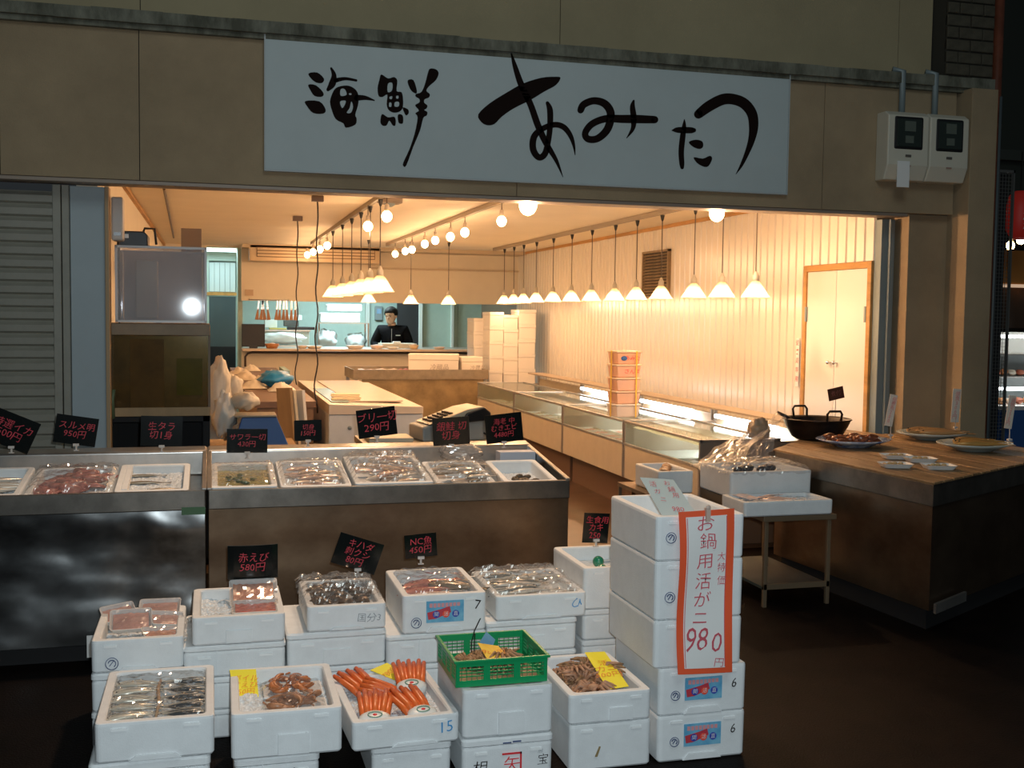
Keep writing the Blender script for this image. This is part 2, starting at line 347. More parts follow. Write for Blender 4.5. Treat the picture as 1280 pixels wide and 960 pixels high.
def glyph(name, ox, oy, s, groups, strokes=()):
    vs, fs = shape_me([[cr(r, 3) for r in g] for g in groups]) if groups else ([], [])
    for st in strokes:
        L_, R_ = brush(st); n = len(vs); vs += [(a, b, 0) for a, b in L_]+[(a, b, 0) for a, b in R_]; k = len(L_)
        fs += [(n+i, n+i+1, n+k+i+1, n+k+i) for i in range(k-1)]
        for c in (0, k-1):                # rounded ends
            a = Vector(L_[c]); b = Vector(R_[c]); m = (a+b)/2; r = (a-b).length/2
            if r > 4:
                n = len(vs); vs += [(m.x+r*.98*math.cos(t*PI/6), m.y+r*.98*math.sin(t*PI/6), 0) for t in range(12)]; fs.append(tuple(n+i for i in range(12)))
    mb = MB(); mb.f = fs; mb.v = [tuple(at(ox+v[0]/s, oy+v[1]/s, Y=6.86)-Vector((1.8, 6.88, 2.36))) for v in vs]
    return mb.build(name, ink, sg)
glyph('lettering', 370, 60, 6, [
 [[(95,190),(160,184),(210,230),(195,262),(150,258),(110,225)]], [[(92,275),(150,280),(205,335),(195,365),(140,360),(110,320)]],
 [[(70,398),(175,400),(222,460),(205,492),(130,488),(85,440)]],
 [[(300,300),(345,284),(400,284),(450,315),(470,365),(465,430),(445,500),(455,530),(445,575),(375,598),(355,565),(300,535),(270,470),(255,400),(275,335)],
  [(335,310),(365,308),(380,350),(335,358)], [(398,340),(415,340),(414,352),(399,350)], [(330,402),(372,395),(365,428),(345,450)], [(415,400),(428,440),(412,485),(380,485),(402,450)]]],
 [[(264,152,16),(285,205,36),(272,268,52),(240,312,26)], [(300,242,34),(370,230,24),(452,243,18)], [(455,373,46),(520,374,32),(588,393,8)]])
glyph('lettering', 370, 60, 6, [
 [[(640,198),(690,228),(735,218),(760,245),(755,322),(790,330),(802,370),(802,440),(780,475),(735,485),(695,465),(680,420),(685,350),(650,367),(620,360),(612,300),(625,240)],
  [(690,268),(722,262),(720,318),(688,330)], [(703,365),(722,362),(718,383),(702,380)], [(752,360),(768,358),(768,378),(752,378)], [(700,410),(716,412),(714,440),(698,438)], [(742,406),(772,405),(770,437),(740,438)]],
 [[(645,495),(690,520),(735,515),(748,540),(745,580),(725,580),(700,545),(680,580),(650,582),(633,555)]], [[(765,500),(800,505),(803,560),(785,568),(768,555)]], [[(800,445),(840,460),(845,490),(825,505),(810,480)]],
 [[(838,243),(880,240),(905,310),(902,342),(870,325),(848,290)]],
 [[(1005,155),(1050,160),(1070,190),(1050,240),(1000,285),(978,320),(1003,345),(998,370),(965,385),(962,410),(985,430),(980,452),(962,465),(985,480),(980,507),(955,525),(930,620),(880,740),(828,880),(805,885),(805,858),(850,760),(890,640),(912,522),(895,490),(922,468),(893,430),(925,408),(925,382),(898,365),(900,345),(942,328),(970,260),(988,190)]]])
glyph('lettering', 590, 50, 5.333, [[[(42,495),(120,420),(240,345),(340,290),(460,252),(550,245),(590,252),(560,300),(480,345),(390,400),(280,455),(200,510),(150,560),(100,568),(60,545)]]],
 [[(262,88,8),(285,170,30),(325,290,42),(390,430,42),(440,570,44),(495,690,40),(560,800,26),(607,915,3)],
  [(503,420,24),(520,470,40),(520,580,38),(507,680,38),(485,760,42),(445,782,42),(408,730,44),(412,650,44),(460,597,38),(545,565,38),(610,580,38),(655,635,32),(678,700,20),(688,768,4)]])
glyph('lettering', 590, 50, 5.333, [], [[(724,468,45),(745,430,48),(812,405,48),(885,425,52),(925,490,54),(905,590,52),(840,655,48),(775,660,46),(755,620,44),(800,560,46),(890,525,48),(1000,526,54),(1100,527,56),(1218,531,50)],
  [(1078,405,14),(1070,445,34),(1078,520,40),(1072,590,28),(1030,655,4)]])
glyph('lettering', 810, 90, 6.856, [[[(350,600),(410,580),(465,595),(472,640),(440,660),(385,640)]], [[(392,730),(470,742),(530,718),(550,745),(520,805),(480,812),(420,780)]]],
 [[(207,500,10),(245,497,44),(300,498,54),(370,499,52),(393,499,40)], [(312,405,6),(310,460,34),(298,550,48),(285,680,48),(290,780,44),(293,818,32)]])
glyph('lettering', 810, 90, 6.856, [], [[(432,362,78),(520,295,92),(640,235,94),(740,235,92),(830,275,92),(892,360,88),(905,470,80),(888,580,60),(850,690,42),(800,800,26),(752,878,3)]])
# electric meters
def meter(x0, x1, label, ex=0):
    z0, z1 = 2.585, 3.055; w = x1-x0; t = thing('electric_meter', label, 'meter', ((x0+x1)/2, 6.90, z0))
    ow = mat('meter_case', (.60, .57, .47), .45); MB().prism([(0, 0), (0, z1-z0), (-.10, z1-z0), (-.145, z1-z0-.03), (-.145, .10), (-.10, 0)], -w/2, w/2, 'X').build('case', ow, t, bev=.008)
    MB().box(-w*.36, w*.36, -.152, -.12, .205, .435).build('window_frame', black_pl, t, bev=.02, seg=3)
    MB().box(-w*.30, w*.30, -.156, -.150, .225, .415).build('glass', mat('meter_glass', (.02, .03, .025), .05, coat=1), t, bev=.003)
    MB().box(-w*.12, w*.14, -.160, -.155, .33, .40).box(-w*.10, w*.10, -.1585, -.155, .25, .30).build('dial_plate', mat('dial', (.10, .12, .10), .4), t)
    MB().box(-.022, .022, -.150, -.144, .155, .172).build('label_plate', mat('tiny_plate', (.10, .09, .08), .5), t)
    MB().box(-.020, .020, -.151, -.144, .09, .10).build('latch', mat('latch_m', (.35, .22, .18), .5), t)
    MB().tube([(ex, -.06, z1-z0), (ex, -.06, z1-z0+.29), (ex-.07, -.04, z1-z0+.30)], .022, 8).build('conduit', grey_blue, t, smooth=True)
    return t
meter(4.515, 4.84, 'left white electric meter with an instruction tag hanging from it', -.005)
m2 = meter(4.85, 5.165, 'right white electric meter beside the brown drainpipe, no tag', -.07)
p0 = at(1122, 205, Y=6.74); tag(bx('instruction_tag', card_white, (p0.x, 6.742, 2.53), (p0.x+.098, 6.745, 2.71)), 'white paper tag hanging below the left electric meter', 'tag')
# pipes at the corner
t = thing('drainpipe', 'rusty brown drainpipe running down the corner of the pier', 'pipe', (5.49, 6.9, 0))
MB().tube([(0, 0, 0), (0, 0, 5)], .036, 14).build('pipe', rust, t, smooth=True)
for z in (.75, 1.55, 3.0): MB().tube([(0, 0, z), (0, 0, z+.035)], .046, 14).build('bracket', mat('pipe_band', (.17, .07, .04), .5), t)
t = thing('conduit_pipe', 'thin blue-grey conduit beside the rusty drainpipe', 'pipe', (5.412, 6.748, 0))
MB().tube([(0, 0, 0), (0, 0, 3.2)], .010, 8).build('pipe', mat('conduit_dark', (.07, .09, .10), .5), t, smooth=True)
# wire mesh panel
t = thing('wire_mesh_panel', 'tall dark wire mesh panel right of the rusty drainpipe', 'mesh panel', (5.63, 6.95, 0))
wm = mat('mesh_wire', (.16, .16, .15), .4, .5)
MB().box(-.085, -.073, -.01, .01, 0, 2.72).box(.073, .085, -.01, .01, 0, 2.72).box(-.085, .085, -.01, .01, 2.70, 2.72).build('frame', wm, t)
w_ = MB()
for i in range(6): w_.tube([(-.065+i*.026, 0, 0), (-.065+i*.026, 0, 2.7)], .0022, 4)
for i in range(100): w_.tube([(-.08, .003, .02+i*.027), (.08, .003, .02+i*.027)], .0022, 4)
tag(w_.build('wire', wm, t), kind='stuff')
bx('backing', dark, (-.09, .06, 0), (.075, .08, 2.7), t)
# ================================================================ lamps (each carries its own light)
WARM = (1.0, .59, .325)
def pt_light(parent, loc, e, r=.02):
    l = bpy.data.lights.new('bulb_light', 'POINT'); l.energy = e; l.color = WARM; l.shadow_soft_size = r
    o = bpy.data.objects.new('bulb_light', l); C.objects.link(o); o.parent = parent; o.location = loc; return o
prof = [(.019, .13), (.030, .122), (.055, .085), (.085, .035), (.108, .002), (.106, .0), (.082, .035), (.052, .083), (.026, .118), (.015, .124)]
shade_me = MB().lathe(prof, 24, ruff=.035).data('shade', shade_m, True)
cap_me = MB().lathe([(.012, .10), (.022, .11), (.026, .13), (.026, .165), (.018, .175), (.008, .20)], 12).data('lamp_holder', mat('holder', (.45, .42, .36), .4), True)
bulbin_me = MB().ball((0, 0, .052), (.026, .026, .032), 10, 6).data('bulb', bulb_m, True)
rose_me = MB().lathe([(.004, -.06), (.012, -.045), (.02, -.01), (.022, 0)], 10).data('ceiling_plug', black_pl, True)
cord_m = mat('dark_cord', (.05, .035, .025), .5)
def pendant(p, ztop, label, group, e=8, s=1.0):
    t = thing('pendant_lamp', label, 'lamp', p, group=group)
    a = link('shade', shade_me, t); b = link('bulb', bulbin_me, t); c = link('lamp_holder', cap_me, t)
    for o in (a, b, c): o.scale = (s, s, s)
    MB().tube([(0, 0, .19*s), (0, 0, ztop-p[2]-.05)], .0045, 6).build('cord', cord_m, t)
    link('ceiling_plug', rose_me, t, (0, 0, ztop-p[2]))
    pt_light(t, (0, 0, .01), e)
    return t
RX = 4.02; rp = [(630, 380), (642, 379.5), (654, 379), (670, 378), (691, 377.3), (714, 377), (739, 376.5), (768, 376), (795, 375), (826, 374), (867, 372.5), (902, 372), (944, 372)]
for i, (x, y) in enumerate(rp):
    q = at(x, y, X=RX)
    pendant((q.x, q.y, q.z), 2.55, ['pendant lamp nearest the street in the long row along the ribbed wall', 'pendant lamp second from the street in the row along the ribbed wall', 'pendant lamp third from the street in the row along the ribbed wall', 'pendant lamp hanging in front of the wall vent, ribbed wall row'][::1][12-i] if i >= 9 else
        'pendant lamp %s from the back end of the row along the ribbed wall' % ['first', 'second', 'third', 'fourth', 'fifth', 'sixth', 'seventh', 'eighth', 'ninth'][i], 'pendant lamps along the ribbed wall', 10)
def track(name, x, y0, y1, label):
    t = tag(MB().box(x-.018, x+.018, y0, y1, 2.555, 2.599).build(name, mat('track_m', (.30, .24, .17), .5), bev=.003), label, 'lamp track'); return t
track('lamp_track', RX, 7.6, 15.8, 'ceiling track carrying the long row of pendants by the ribbed wall')
LX = 1.36; lp = [(416, 371.5), (428, 370), (439.5, 368.5), (451, 367), (462.5, 366), (475, 365)]
ordw = ['farthest', 'second farthest', 'third farthest', 'third nearest', 'second nearest', 'nearest']
for i, (x, y) in enumerate(lp):
    q = at(x, y, X=LX); pendant((q.x, q.y, q.z), 2.55, '%s of the six crowded pendant lamps on the left ceiling track' % ordw[i], 'pendant lamps on the left track', 9.5, 1.08)
track('lamp_track', LX, 8.6, 15.6, 'left ceiling track with six pendants and bare bulbs')
track('lamp_track', 2.38, 8.2, 15.4, 'middle ceiling track with a row of bare bulbs')
for x, y, lb in ((460.5, 378, 'lone pendant lamp just behind the six crowded pendants'), (513.5, 380, 'lone pendant lamp above the cook at the back'), (560.5, 380.5, 'lone pendant lamp right of the cook at the back')):
    q = at(x, y, Y=14.6); pendant((q.x, q.y, q.z), 2.58, lb, 'single pendants at the back', 10, .95)
bulb_me = MB().ball((0, 0, 0), (.042, .042, .045), 14, 9).data('bulb', bulb_m, True)
sock_me = MB().lathe([(.018, .035), (.020, .05), (.018, .09), (.006, .10)], 10).data('socket', mat('socket_m', (.5, .42, .34), .4), True)
def bare(q, ztop, label, group, e=6, s=1.0):
    t = thing('bare_bulb_lamp', label, 'lamp', q, group=group)
    a = link('bulb', bulb_me, t); b = link('socket', sock_me, t)
    for o in (a, b): o.scale = (s, s, s)
    MB().tube([(0, 0, .095*s), (0, 0, ztop-q[2])], .004, 5).build('cord', cord_m, t)
    l = pt_light(t, (0, 0, -.06*s), e, .03); return t
for i, (x, y) in enumerate([(377, 321), (384, 318.5), (391.5, 315), (400, 311.5), (409, 307), (460, 283), (483.5, 270.5)]):
    q = at(x, y, X=LX-.02); bare(q, 2.56, ['bare bulb at the far end of the left ceiling track', 'second bare bulb from the far end of the left track', 'third bare bulb from the far end of the left track', 'fourth bare bulb from the far end of the left track', 'fifth bare bulb from the far end of the left track', 'bare bulb between the cords of the six crowded pendants', 'bare bulb below the round ceiling speaker'][i], 'bare bulbs on the left track', 7.5)
for i, (x, y) in enumerate([(494, 317.5), (506.5, 314), (515, 312), (531, 305), (544, 300.5), (563, 296), (581, 290.5), (627, 276.5)]):
    q = at(x, y, X=2.38); bare(q, 2.56, '%s bare bulb from the far end of the middle ceiling track' % ['first', 'second', 'third', 'fourth', 'fifth', 'sixth', 'seventh', 'eighth and last'][i], 'bare bulbs on the middle track', 7.5)
q = at(660, 257, Y=7.5); bare(q, 2.6, 'large bare bulb glaring just inside the lintel below the middle of the sign', 'bare bulbs just inside the lintel', 52, 1.5)
q = at(896, 267, Y=7.5); bare(q, 2.6, 'bare bulb just inside the lintel near the right end of the sign', 'bare bulbs just inside the lintel', 46, 1.3)
# plug cords that hang from the ceiling
for x, y, x1, y1, lb in ((372, 268, 369, 552, 'wavy black cord hanging from the ceiling, the left of two'), (397, 243, 391, 545, 'wavy black cord hanging from the ceiling, the right of two')):
    a = at(x, y+4, Z=2.585); t = thing('extension_cord', lb, 'cord', (a.x, a.y, .75))
    MB().box(-.05, .05, -.03, .03, 1.80, 1.85).build('ceiling_socket', mat('socket_brown', (.10, .06, .04), .4), t, bev=.004)
    pts = [(.012*math.sin(i*.9)*(.3+i/30)-.012*i/30, .01*math.cos(i), 1.8-i*.06) for i in range(31)]
    MB().tube(pts, .0065, 6).build('cord', mat('black_cord', (.012, .010, .010), .5), t, smooth=True)
a, b = at(205, 236, Z=2.58), at(217, 297, Z=2.58); tag(MB().tube([a, b], .012, 6).build('curtain_rail', mat('rail_dk', (.10, .06, .03), .5)), 'thin dark rail on the ceiling at the left above the fish tanks', 'rail')
q = at(487, 252, Z=2.56); t = thing('ceiling_speaker', 'round dark ceiling speaker at the near end of the left track', 'speaker', q)
MB().lathe([(.11, .04), (.11, -.01), (.085, -.02), (.08, .0), (.03, .01)], 20).build('housing', mat('spk', (.22, .17, .13), .5), t, smooth=True)
MB().lathe([(.05, .0), (.045, -.03), (.02, -.045)], 16).build('cone', grey_blue, t, smooth=True)
q = at(1016, 272, X=XR-.05); q.x = XR-.05; q.z = 2.50; t = thing('security_camera', 'small grey dome sensor high on the ribbed wall above the door', 'sensor', q)
MB().lathe([(.02, -.03), (.03, -.015), (.032, .01), (.03, .02)], 12).build('dome', mat('dome', (.12, .12, .11), .3), t, smooth=True); MB().box(-.07, .02, -.02, .02, .01, .03).box(.0, .12, -.01, .01, .02, .035).build('bracket', grey_blue, t)
# wall vent with soot above
q = at(821, 343, X=XR-.01); v = thing('wall_vent', 'sooty louvred ventilation cover on the ribbed wall', 'vent', q)
MB().box(-.03, .02, -.37, .37, -.26, -.235).box(-.03, .02, -.37, .37, .235, .26).box(-.03, .02, -.37, -.34, -.26, .26).box(-.03, .02, .34, .37, -.26, .26).build('frame', mat('vent_frame', (.26, .18, .10), .6, var=.3), v)
lm = MB().prism([(-.028, -.015), (.005, .012), (.008, .009), (-.025, -.018)], -.34, .34, 'X')
lm.v = [(y, x, z) for x, y, z in lm.v]; lme = lm.data('louvre', mat('vent_slat', (.30, .22, .14), .6, var=.3))
for i in range(14): link('louvre', lme, v, (0, 0, -.21+i*.033))
bx('backing', dark, (.0, -.34, -.24), (.01, .34, .24), v)
st = MB(); random.seed(3)
pts = [(math.cos(a)*(.30+random.uniform(-.05, .05)), .36+math.sin(a)*(.14+random.uniform(-.03, .05))) for a in (2*PI*i/18 for i in range(18))]
st.prism(pts, -.016, -.012, 'X'); 
# ================================================================ fish tanks, left of the opening
def frame_box(x0, x1, y0, y1, z0, z1, r=.012):
    m = MB()
    for a in (x0, x1-r):
        for b in (y0, y1-r): m.box(a, a+r, b, b+r, z0, z1)
    for z in (z0, z1-r): m.box(x0, x1, y0, y0+r, z, z+r).box(x0, x1, y1-r, y1, z, z+r).box(x0, x0+r, y0, y1, z, z+r).box(x1-r, x1, y0, y1, z, z+r)
    return m
def tank(x0, x1, z0, z1, label, gm, fm, rzt=0):
    t = thing('fish_tank', label, 'tank', ((x0+x1)/2, 7.5, z0), rzt); w = (x1-x0)/2; h = z1-z0
    for n, a, b in (('glass_pane', (-w, -.30, 0), (w, -.292, h)), ('glass_pane', (-w, .292, 0), (w, .30, h)), ('glass_pane', (-w, -.29, 0), (-w+.008, .29, h)), ('glass_pane', (w-.008, -.29, 0), (w, .29, h))): bx(n, gm, a, b, t)
    frame_box(-w-.004, w+.004, -.305, .305, -.002, h, .014).build('edging', fm, t); return t
t1 = tank(-.565, -.03, 1.535, 2.005, 'upper clear acrylic fish tank with flash glare, stacked on the murky tank', tank_glass, mat('tank_edge', (.42, .38, .36), .3), .019)
bx('back_board', mat('tank_back', (.60, .50, .46), .5, var=.2, vscale=3), (-.25, .27, .01), (.25, .285, .46), t1)
bx('filter_column', mat('tank_filter', (.58, .50, .42), .5), (-.17, .1, .02), (-.03, .25, .40), t1, .01)
t2 = tank(-.635, -.005, .96, 1.505, 'lower fish tank with dark brown murky water', dirty_glass, mat('tank_wood', (.16, .10, .05), .5))
bx('top_rail', mat('tank_rail', (.26, .17, .09), .5, var=.2), (-.318, -.31, .495), (.318, -.29, .566), t2, .003); bx('bottom_rail', wood_pl, (-.318, -.31, -.01), (.318, -.29, .045), t2, .003)
bx('lid', mat('tank_lid', (.20, .13, .08), .5), (-.315, -.29, .548), (.315, .30, .566), t2)
bx('water', mat('murky_water', (.32, .20, .10), .25, col2=(.11, .065, .03), vscale=4), (-.30, -.27, .01), (.30, .27, .49), t2)
bx('algae_screen', mat('algae_green', (.30, .32, .03), .5, var=.2), (.115, -.285, .12), (.27, -.275, .35), t2)
bx('inner_panel', mat('murk_panel', (.36, .22, .10), .5, var=.3), (-.16, -.284, .03), (.04, -.276, .47), t2)
MB().tube([(-.26, -.32, -.02), (-.262, -.325, .10), (-.255, -.32, .16)], .012, 8).build('hose', mat('hose_green', (.12, .16, .08), .4), t2, smooth=True)
st_ = thing('tank_stand', 'dark stand under the murky fish tank', 'stand', (-.32, 7.5, 0)); frame_box(-.315, .315, -.30, .30, 0, .955, .04).build('frame', dark, st_); bx('shelf', dark, (-.31, -.29, .4), (.31, .29, .44), st_); bx('back_panel', dark, (-.31, .27, .04), (.31, .29, .93), st_); bx('side_panel', dark, (.27, -.26, .04), (.29, .26, .91), st_)
t = thing('tank_cooler', 'black cooler unit sitting on top of the upper fish tank', 'machine', (-.46, 7.42, 2.007))
MB().prism([(-.10, 0), (.085, 0), (.085, .07), (.06, .095), (-.06, .095), (-.10, .06)], -.1, .1, 'Y').build('housing', black_pl, t, bev=.008); MB().box(-.06, -.03, -.106, -.10, .05, .075).build('badge', card_white, t); MB().tube([(.05, 0, .09), (.06, 0, .12), (.12, 0, .12), (.13, 0, .02)], .008).build('hose', black_pl, t, smooth=True)
MB().tube([(-.085, -.12, .10), (-.085, -.13, -.3), (-.087, -.14, -.6), (-.085, -.14, -.95)], .005, 6).build('power_cord', cord_m, t)
t = thing('wall_box', 'pale upright metal box hanging at the top left corner of the opening', 'box', (-.545, 7.22, 2.03)); MB().box(-.035, .035, -.06, .06, 0, .265).build('housing', mat('box_pale', (.50, .46, .42), .4), t, bev=.012); MB().box(-.02, .02, -.065, -.06, .03, .05).build('catch', chrome, t)
tag(bx('cupboard_box', mat('brown_box', (.30, .20, .12), .6), (-.20, 8.3, 1.98), (-.06, 8.5, 2.2)), 'small brown box behind the upper fish tank', 'box')
t = thing('tank_shelf', 'plain shelf behind the fish tanks carrying the small brown box', 'shelf', (-.2, 8.4, 0)); MB().box(-.2, .14, -.2, .2, 1.95, 1.98).build('board', wood_pl, t); MB().box(-.18, -.14, -.02, .02, 0, 1.95).box(.10, .14, -.02, .02, 0, 1.95).build('post', wood_pl, t)
# ================================================================ display cases along the ribbed wall
def lbar(m, r, pts): return MB().tube(pts, r, 6)
beige_p = mat('case_panel', (.60, .50, .36), .45, var=.05); case_m = mat('case_frame', (.36, .30, .24), .35, .5); base_m = mat('case_base', (.16, .085, .045), .6)
CY = [13.75, 11.98, 10.19, 8.54, 7.05]
lb = ['glass-topped display case farthest back by the white box stack', 'second glass-topped display case from the back, tubs stand beyond its end', 'display case under the stack of tied tubs', 'nearest display case covered inside with a white sheet']
meatc = [(.62, .35, .30), (.60, .42, .38), (.66, .28, .20), (.75, .62, .60)]
cases = []
for i in range(4):
    a, b = CY[i+1]+.01, CY[i]-.01; L = b-a; t = thing('display_case', lb[i], 'display case', (3.3, a, 0)); D = .86; cases.append(t)
    bx('base', base_m, (.10, .03, 0), (D-.05, L-.03, .28), t)
    bx('body_panel', beige_p, (0, .025, .28), (.03, L-.025, .56), t, .004); bx('back_panel', beige_p, (D-.04, 0, .28), (D, L, .80), t)
    bx('deck', mat('deck', (.62, .62, .6), .4), (.03, .02, .44), (D-.04, L-.02, .50), t)
    for y in (0, L-.022): bx('side_panel', case_m, (0, y, .28), (D, y+.022, .735), t, .003)
    bx('front_glass', glass, (.004, .03, .57), (.010, L-.03, .735), t); bx('top_glass', glass, (.03, .02, .742), (D*.72, L-.02, .748), t)
    MB().box(-.004, .02, 0, L, .735, .755).box(-.004, .016, 0, L, .552, .572).box(D*.70, D*.73, 0, L, .735, .758).box(0, D*.72, 0, .02, .735, .755).box(0, D*.72, L-.02, L, .735, .755).build('frame', steel_lit, t, bev=.002)
    bx('canopy', mat('canopy', (.40, .31, .22), .4, .2), (D*.78, .0, .86), (D+.02, L, .875), t); 
    for y in (.01, L-.03): bx('canopy_post', steel_lit, (D*.93, y, .745), (D*.96, y+.02, .86), t)
    if i: MB().tube([(D*.86, .25, .80), (D*.86, L-.18, .80)], .017, 10).build('light_tube', tube_m, t)
    if i:
        l = lamp('case_tube_light', 'AREA', (0, 0, 0), 9, (.95, .98, 1), .03); l.data.shape = 'RECTANGLE'; l.data.size = 1.1; l.data.size_y = .03; l.parent = t; l.location = (D*.84, L/2, .78); l.rotation_euler = (0, math.radians(28), PI/2)
        l.rotation_euler = (0, 0, PI/2)
    random.seed(i)
    for k in range(9 if i < 3 else 4):
        u = .08+(k % 2)*.26; w = .12+(k//2)*(L-.3)/4.6
        p = tag(MB().box(-.11, .11, -.15, .15, 0, .012).box(-.11, .11, -.15, -.145, .012, .035).box(-.11, .11, .145, .15, .012, .035).box(-.11, -.105, -.15, .15, .012, .035).box(.105, .11, -.15, .15, .012, .035).build('food_tray', card_white), 'flat white food tray of fillets inside the %s display case' % ['farthest', 'second farthest', 'second nearest', 'nearest'][i], 'tray', 'food trays in the %s display case' % ['farthest', 'second farthest', 'second nearest', 'nearest'][i])
        p.location = (3.3+u+.11, a+w+.15, .502)
        MB().grid(lambda s, r_: (-.10+.2*s, -.14+.28*r_, .016+.022*abs(noise.noise(Vector((s*4+k, r_*6, i))))), 8, 10).build('fillets', mat('case_fillet%s' % i, meatc[i], .35, var=.3, vscale=25), p, smooth=True)
t = cases[3]; L = CY[3]-CY[4]-.02
MB().grid(lambda u, v: (.06+.52*u, .04+(L-.08)*v, .70+.02*math.sin(u*3)+.006*noise.noise(Vector((u*5, v*7, 0)))), 12, 24).build('cover_sheet', mat('cover_sheet', (.88, .84, .78), .6), t, smooth=True)
bx('price_tag_strip', yellow, (.25, .8, .757), (.29, .9, .76), cases[2])
# tubs tied with yellow tape
q = at(779, 520, Z=.76); tubm = mat('tub_pink', (.74, .42, .28), .3, var=.05); tubw = mat('tub_clear', (.75, .62, .54), .3)
tape = mat('yellow_tape', (.85, .55, .05), .5); names = ['lowest pale tub of the tied stack on the display case', 'second tub from the bottom of the tied stack', 'middle pinkish tub of the tied stack', 'second tub from the top with red writing, in the tied stack', 'top tub with blue and red print, in the tied stack']
for i in range(5):
    t = thing('food_tub', names[i], 'tub', (q.x, q.y, .757+i*.113), .12, 'tubs stacked and tied on the display case'); w = .118
    c = tubw if i == 0 else tubm; rr = lambda w, z: [(-w, -w*.8, z), (w, -w*.8, z), (w, w*.8, z), (-w, w*.8, z)]
    MB().loft([rr(w*.86, 0), rr(w*.97, .098)]).build('tub', c, t, bev=.008); MB().box(-w-.004, w+.004, -w*.84, w*.84, .098, .111).build('lid', mat('tub_lid', (.80, .62, .46), .4) if i else mat('tub_lid2', (.8, .75, .7), .4), t, bev=.003)
    if i >= 3:
        txt('あみた' if i == 4 else 'さんま', red_ink, .05, t, (.03, -w*.8-.002+.006, .05), (PI/2-.1, 0, 0))
        if i == 4: MB().ball((-.05, -w*.79, .05), (.03, .004, .02), 12, 6).build('print_spot', blue_pl, t)
    for x in (.06,): MB().box(x, x+.012, -w*.84-.003, -w*.84, 0, .113).build('tape', tape, t)
    bx('tape', tape, (-w-.007, -.01, 0), (-w-.004, .01, .113), t)
# ================================================================ middle of the shop
fz = thing('chest_freezer', 'long white chest freezer with a worn pinkish sliding top', 'freezer', (.93, 9.05, 0))
bx('body', mat('freezer_white', (.56, .60, .63), .45, var=.05), (0, 0, 0), (.78, 3.3, .78), fz, .01); MB().prism([(0, .78), (.78, .78), (.78, .84), (0, .865)], -.01, 3.3, 'Y').build('rim', mat('freezer_top', (.62, .54, .44), .4), fz, bev=.004)
bx('sliding_lid', mat('freezer_lid', (.66, .52, .42), .35, var=.08), (.2, .3, .858), (.66, 3.2, .87), fz, .004); bx('sliding_lid', mat('freezer_glass', (.32, .46, .46), .2), (.04, .2, .866), (.19, 1.9, .872), fz, .003)
MB().ball((.17, -.004, .67), (.018, .008, .018)).build('lock', grey_blue, fz); bx('vent_strip', grey_blue, (.1, -.006, .06), (.68, .0, .16), fz)
for i in range(4):
    q = Vector((1.12+random.uniform(-.02, .02), 9.45+i*.05, .874+i*.010)); tag(MB().prism([(-.12, -.07), (.12, -.08), (.13, .06), (-.11, .08)], 0, .009, 'Z').build('paper_packet', mat('packet', (.75, .62, .42), .6), bev=.002), 'cream paper packet %s the small pile on the chest freezer' % ['at the bottom of', 'second from the bottom of', 'second from the top of', 'on top of'][i], 'packet', 'paper packets on the freezer').location = q
wc = thing('work_counter', 'low brown work counter left of the chest freezer, piled with wrapping', 'counter', (.15, 9.3, 0))
MB().prism([(0.18, 0), (.70, 0), (.70, 5.9), (0.1, 5.9)], .82, .87, 'Z').build('worktop', mat('brown_counter', (.20, .11, .06), .5, var=.2), wc); bx('body', mat('counter_side', (.25, .14, .07), .6, var=.2), (.22, .02, .02), (.68, 5.8, .82), wc)
random.seed(11); cl = [(.40, 11.0), (.62, 11.4), (.36, 12.4), (.55, 12.0), (.7, 13.0), (.34, 13.6), (.5, 14.3), (.65, 10.6)]
for i, (x, y) in enumerate(cl):
    c = [(.7, .62, .5), (.72, .68, .6), (.6, .5, .38)][i % 3]; w = random.uniform(.10, .16)
    o = MB().grid(lambda u, v: (w*(u-.5)*2, w*1.3*(v-.5)*2, .005+.07*math.sin(PI*u)*math.sin(PI*v)*(1+.6*noise.noise(Vector((u*6, v*6, i))))), 12, 12).build('wrapping_bundle', mat('wrap%d' % (i % 3), c, .5), smooth=True)
    o.location = (x, y, .871); tag(o, 'crumpled cream wrapping bundle on the brown work counter', 'packaging', 'wrapping bundles on the work counter')
def blob(name, loc, r, m, seed, label, cat, amp=.35, n=26, parent=None):
    mb = MB().ball((0, 0, 0), 1, n, n//2); random.seed(seed)
    mb.v = [tuple(Vector(p)*(1+amp*noise.noise(Vector(p)*2.3+Vector((seed, 0, 0)))+amp*.4*noise.noise(Vector(p)*6+Vector((0, seed, 0))))) for p in mb.v]
    mz = min(p[2] for p in mb.v); mb.v = [(p[0]*r[0], p[1]*r[1], (p[2]-mz)*r[2]) for p in mb.v]
    o = mb.build(name, m, parent, smooth=True); o.location = loc
    return tag(o, label, cat) if label else o
blob('blue_bag', (.62, 11.05, .872), (.16, .2, .075), bluetarp, 3, 'crumpled bright blue plastic bag on the brown work counter', 'bag')
tag(bx('folded_cloth', mat('cloth_b', (.30, .45, .48), .7), (.80, 12.6, .872), (.86, 13.6, .96)), 'pale blue folded cloth near the far end of the work counter', 'cloth')
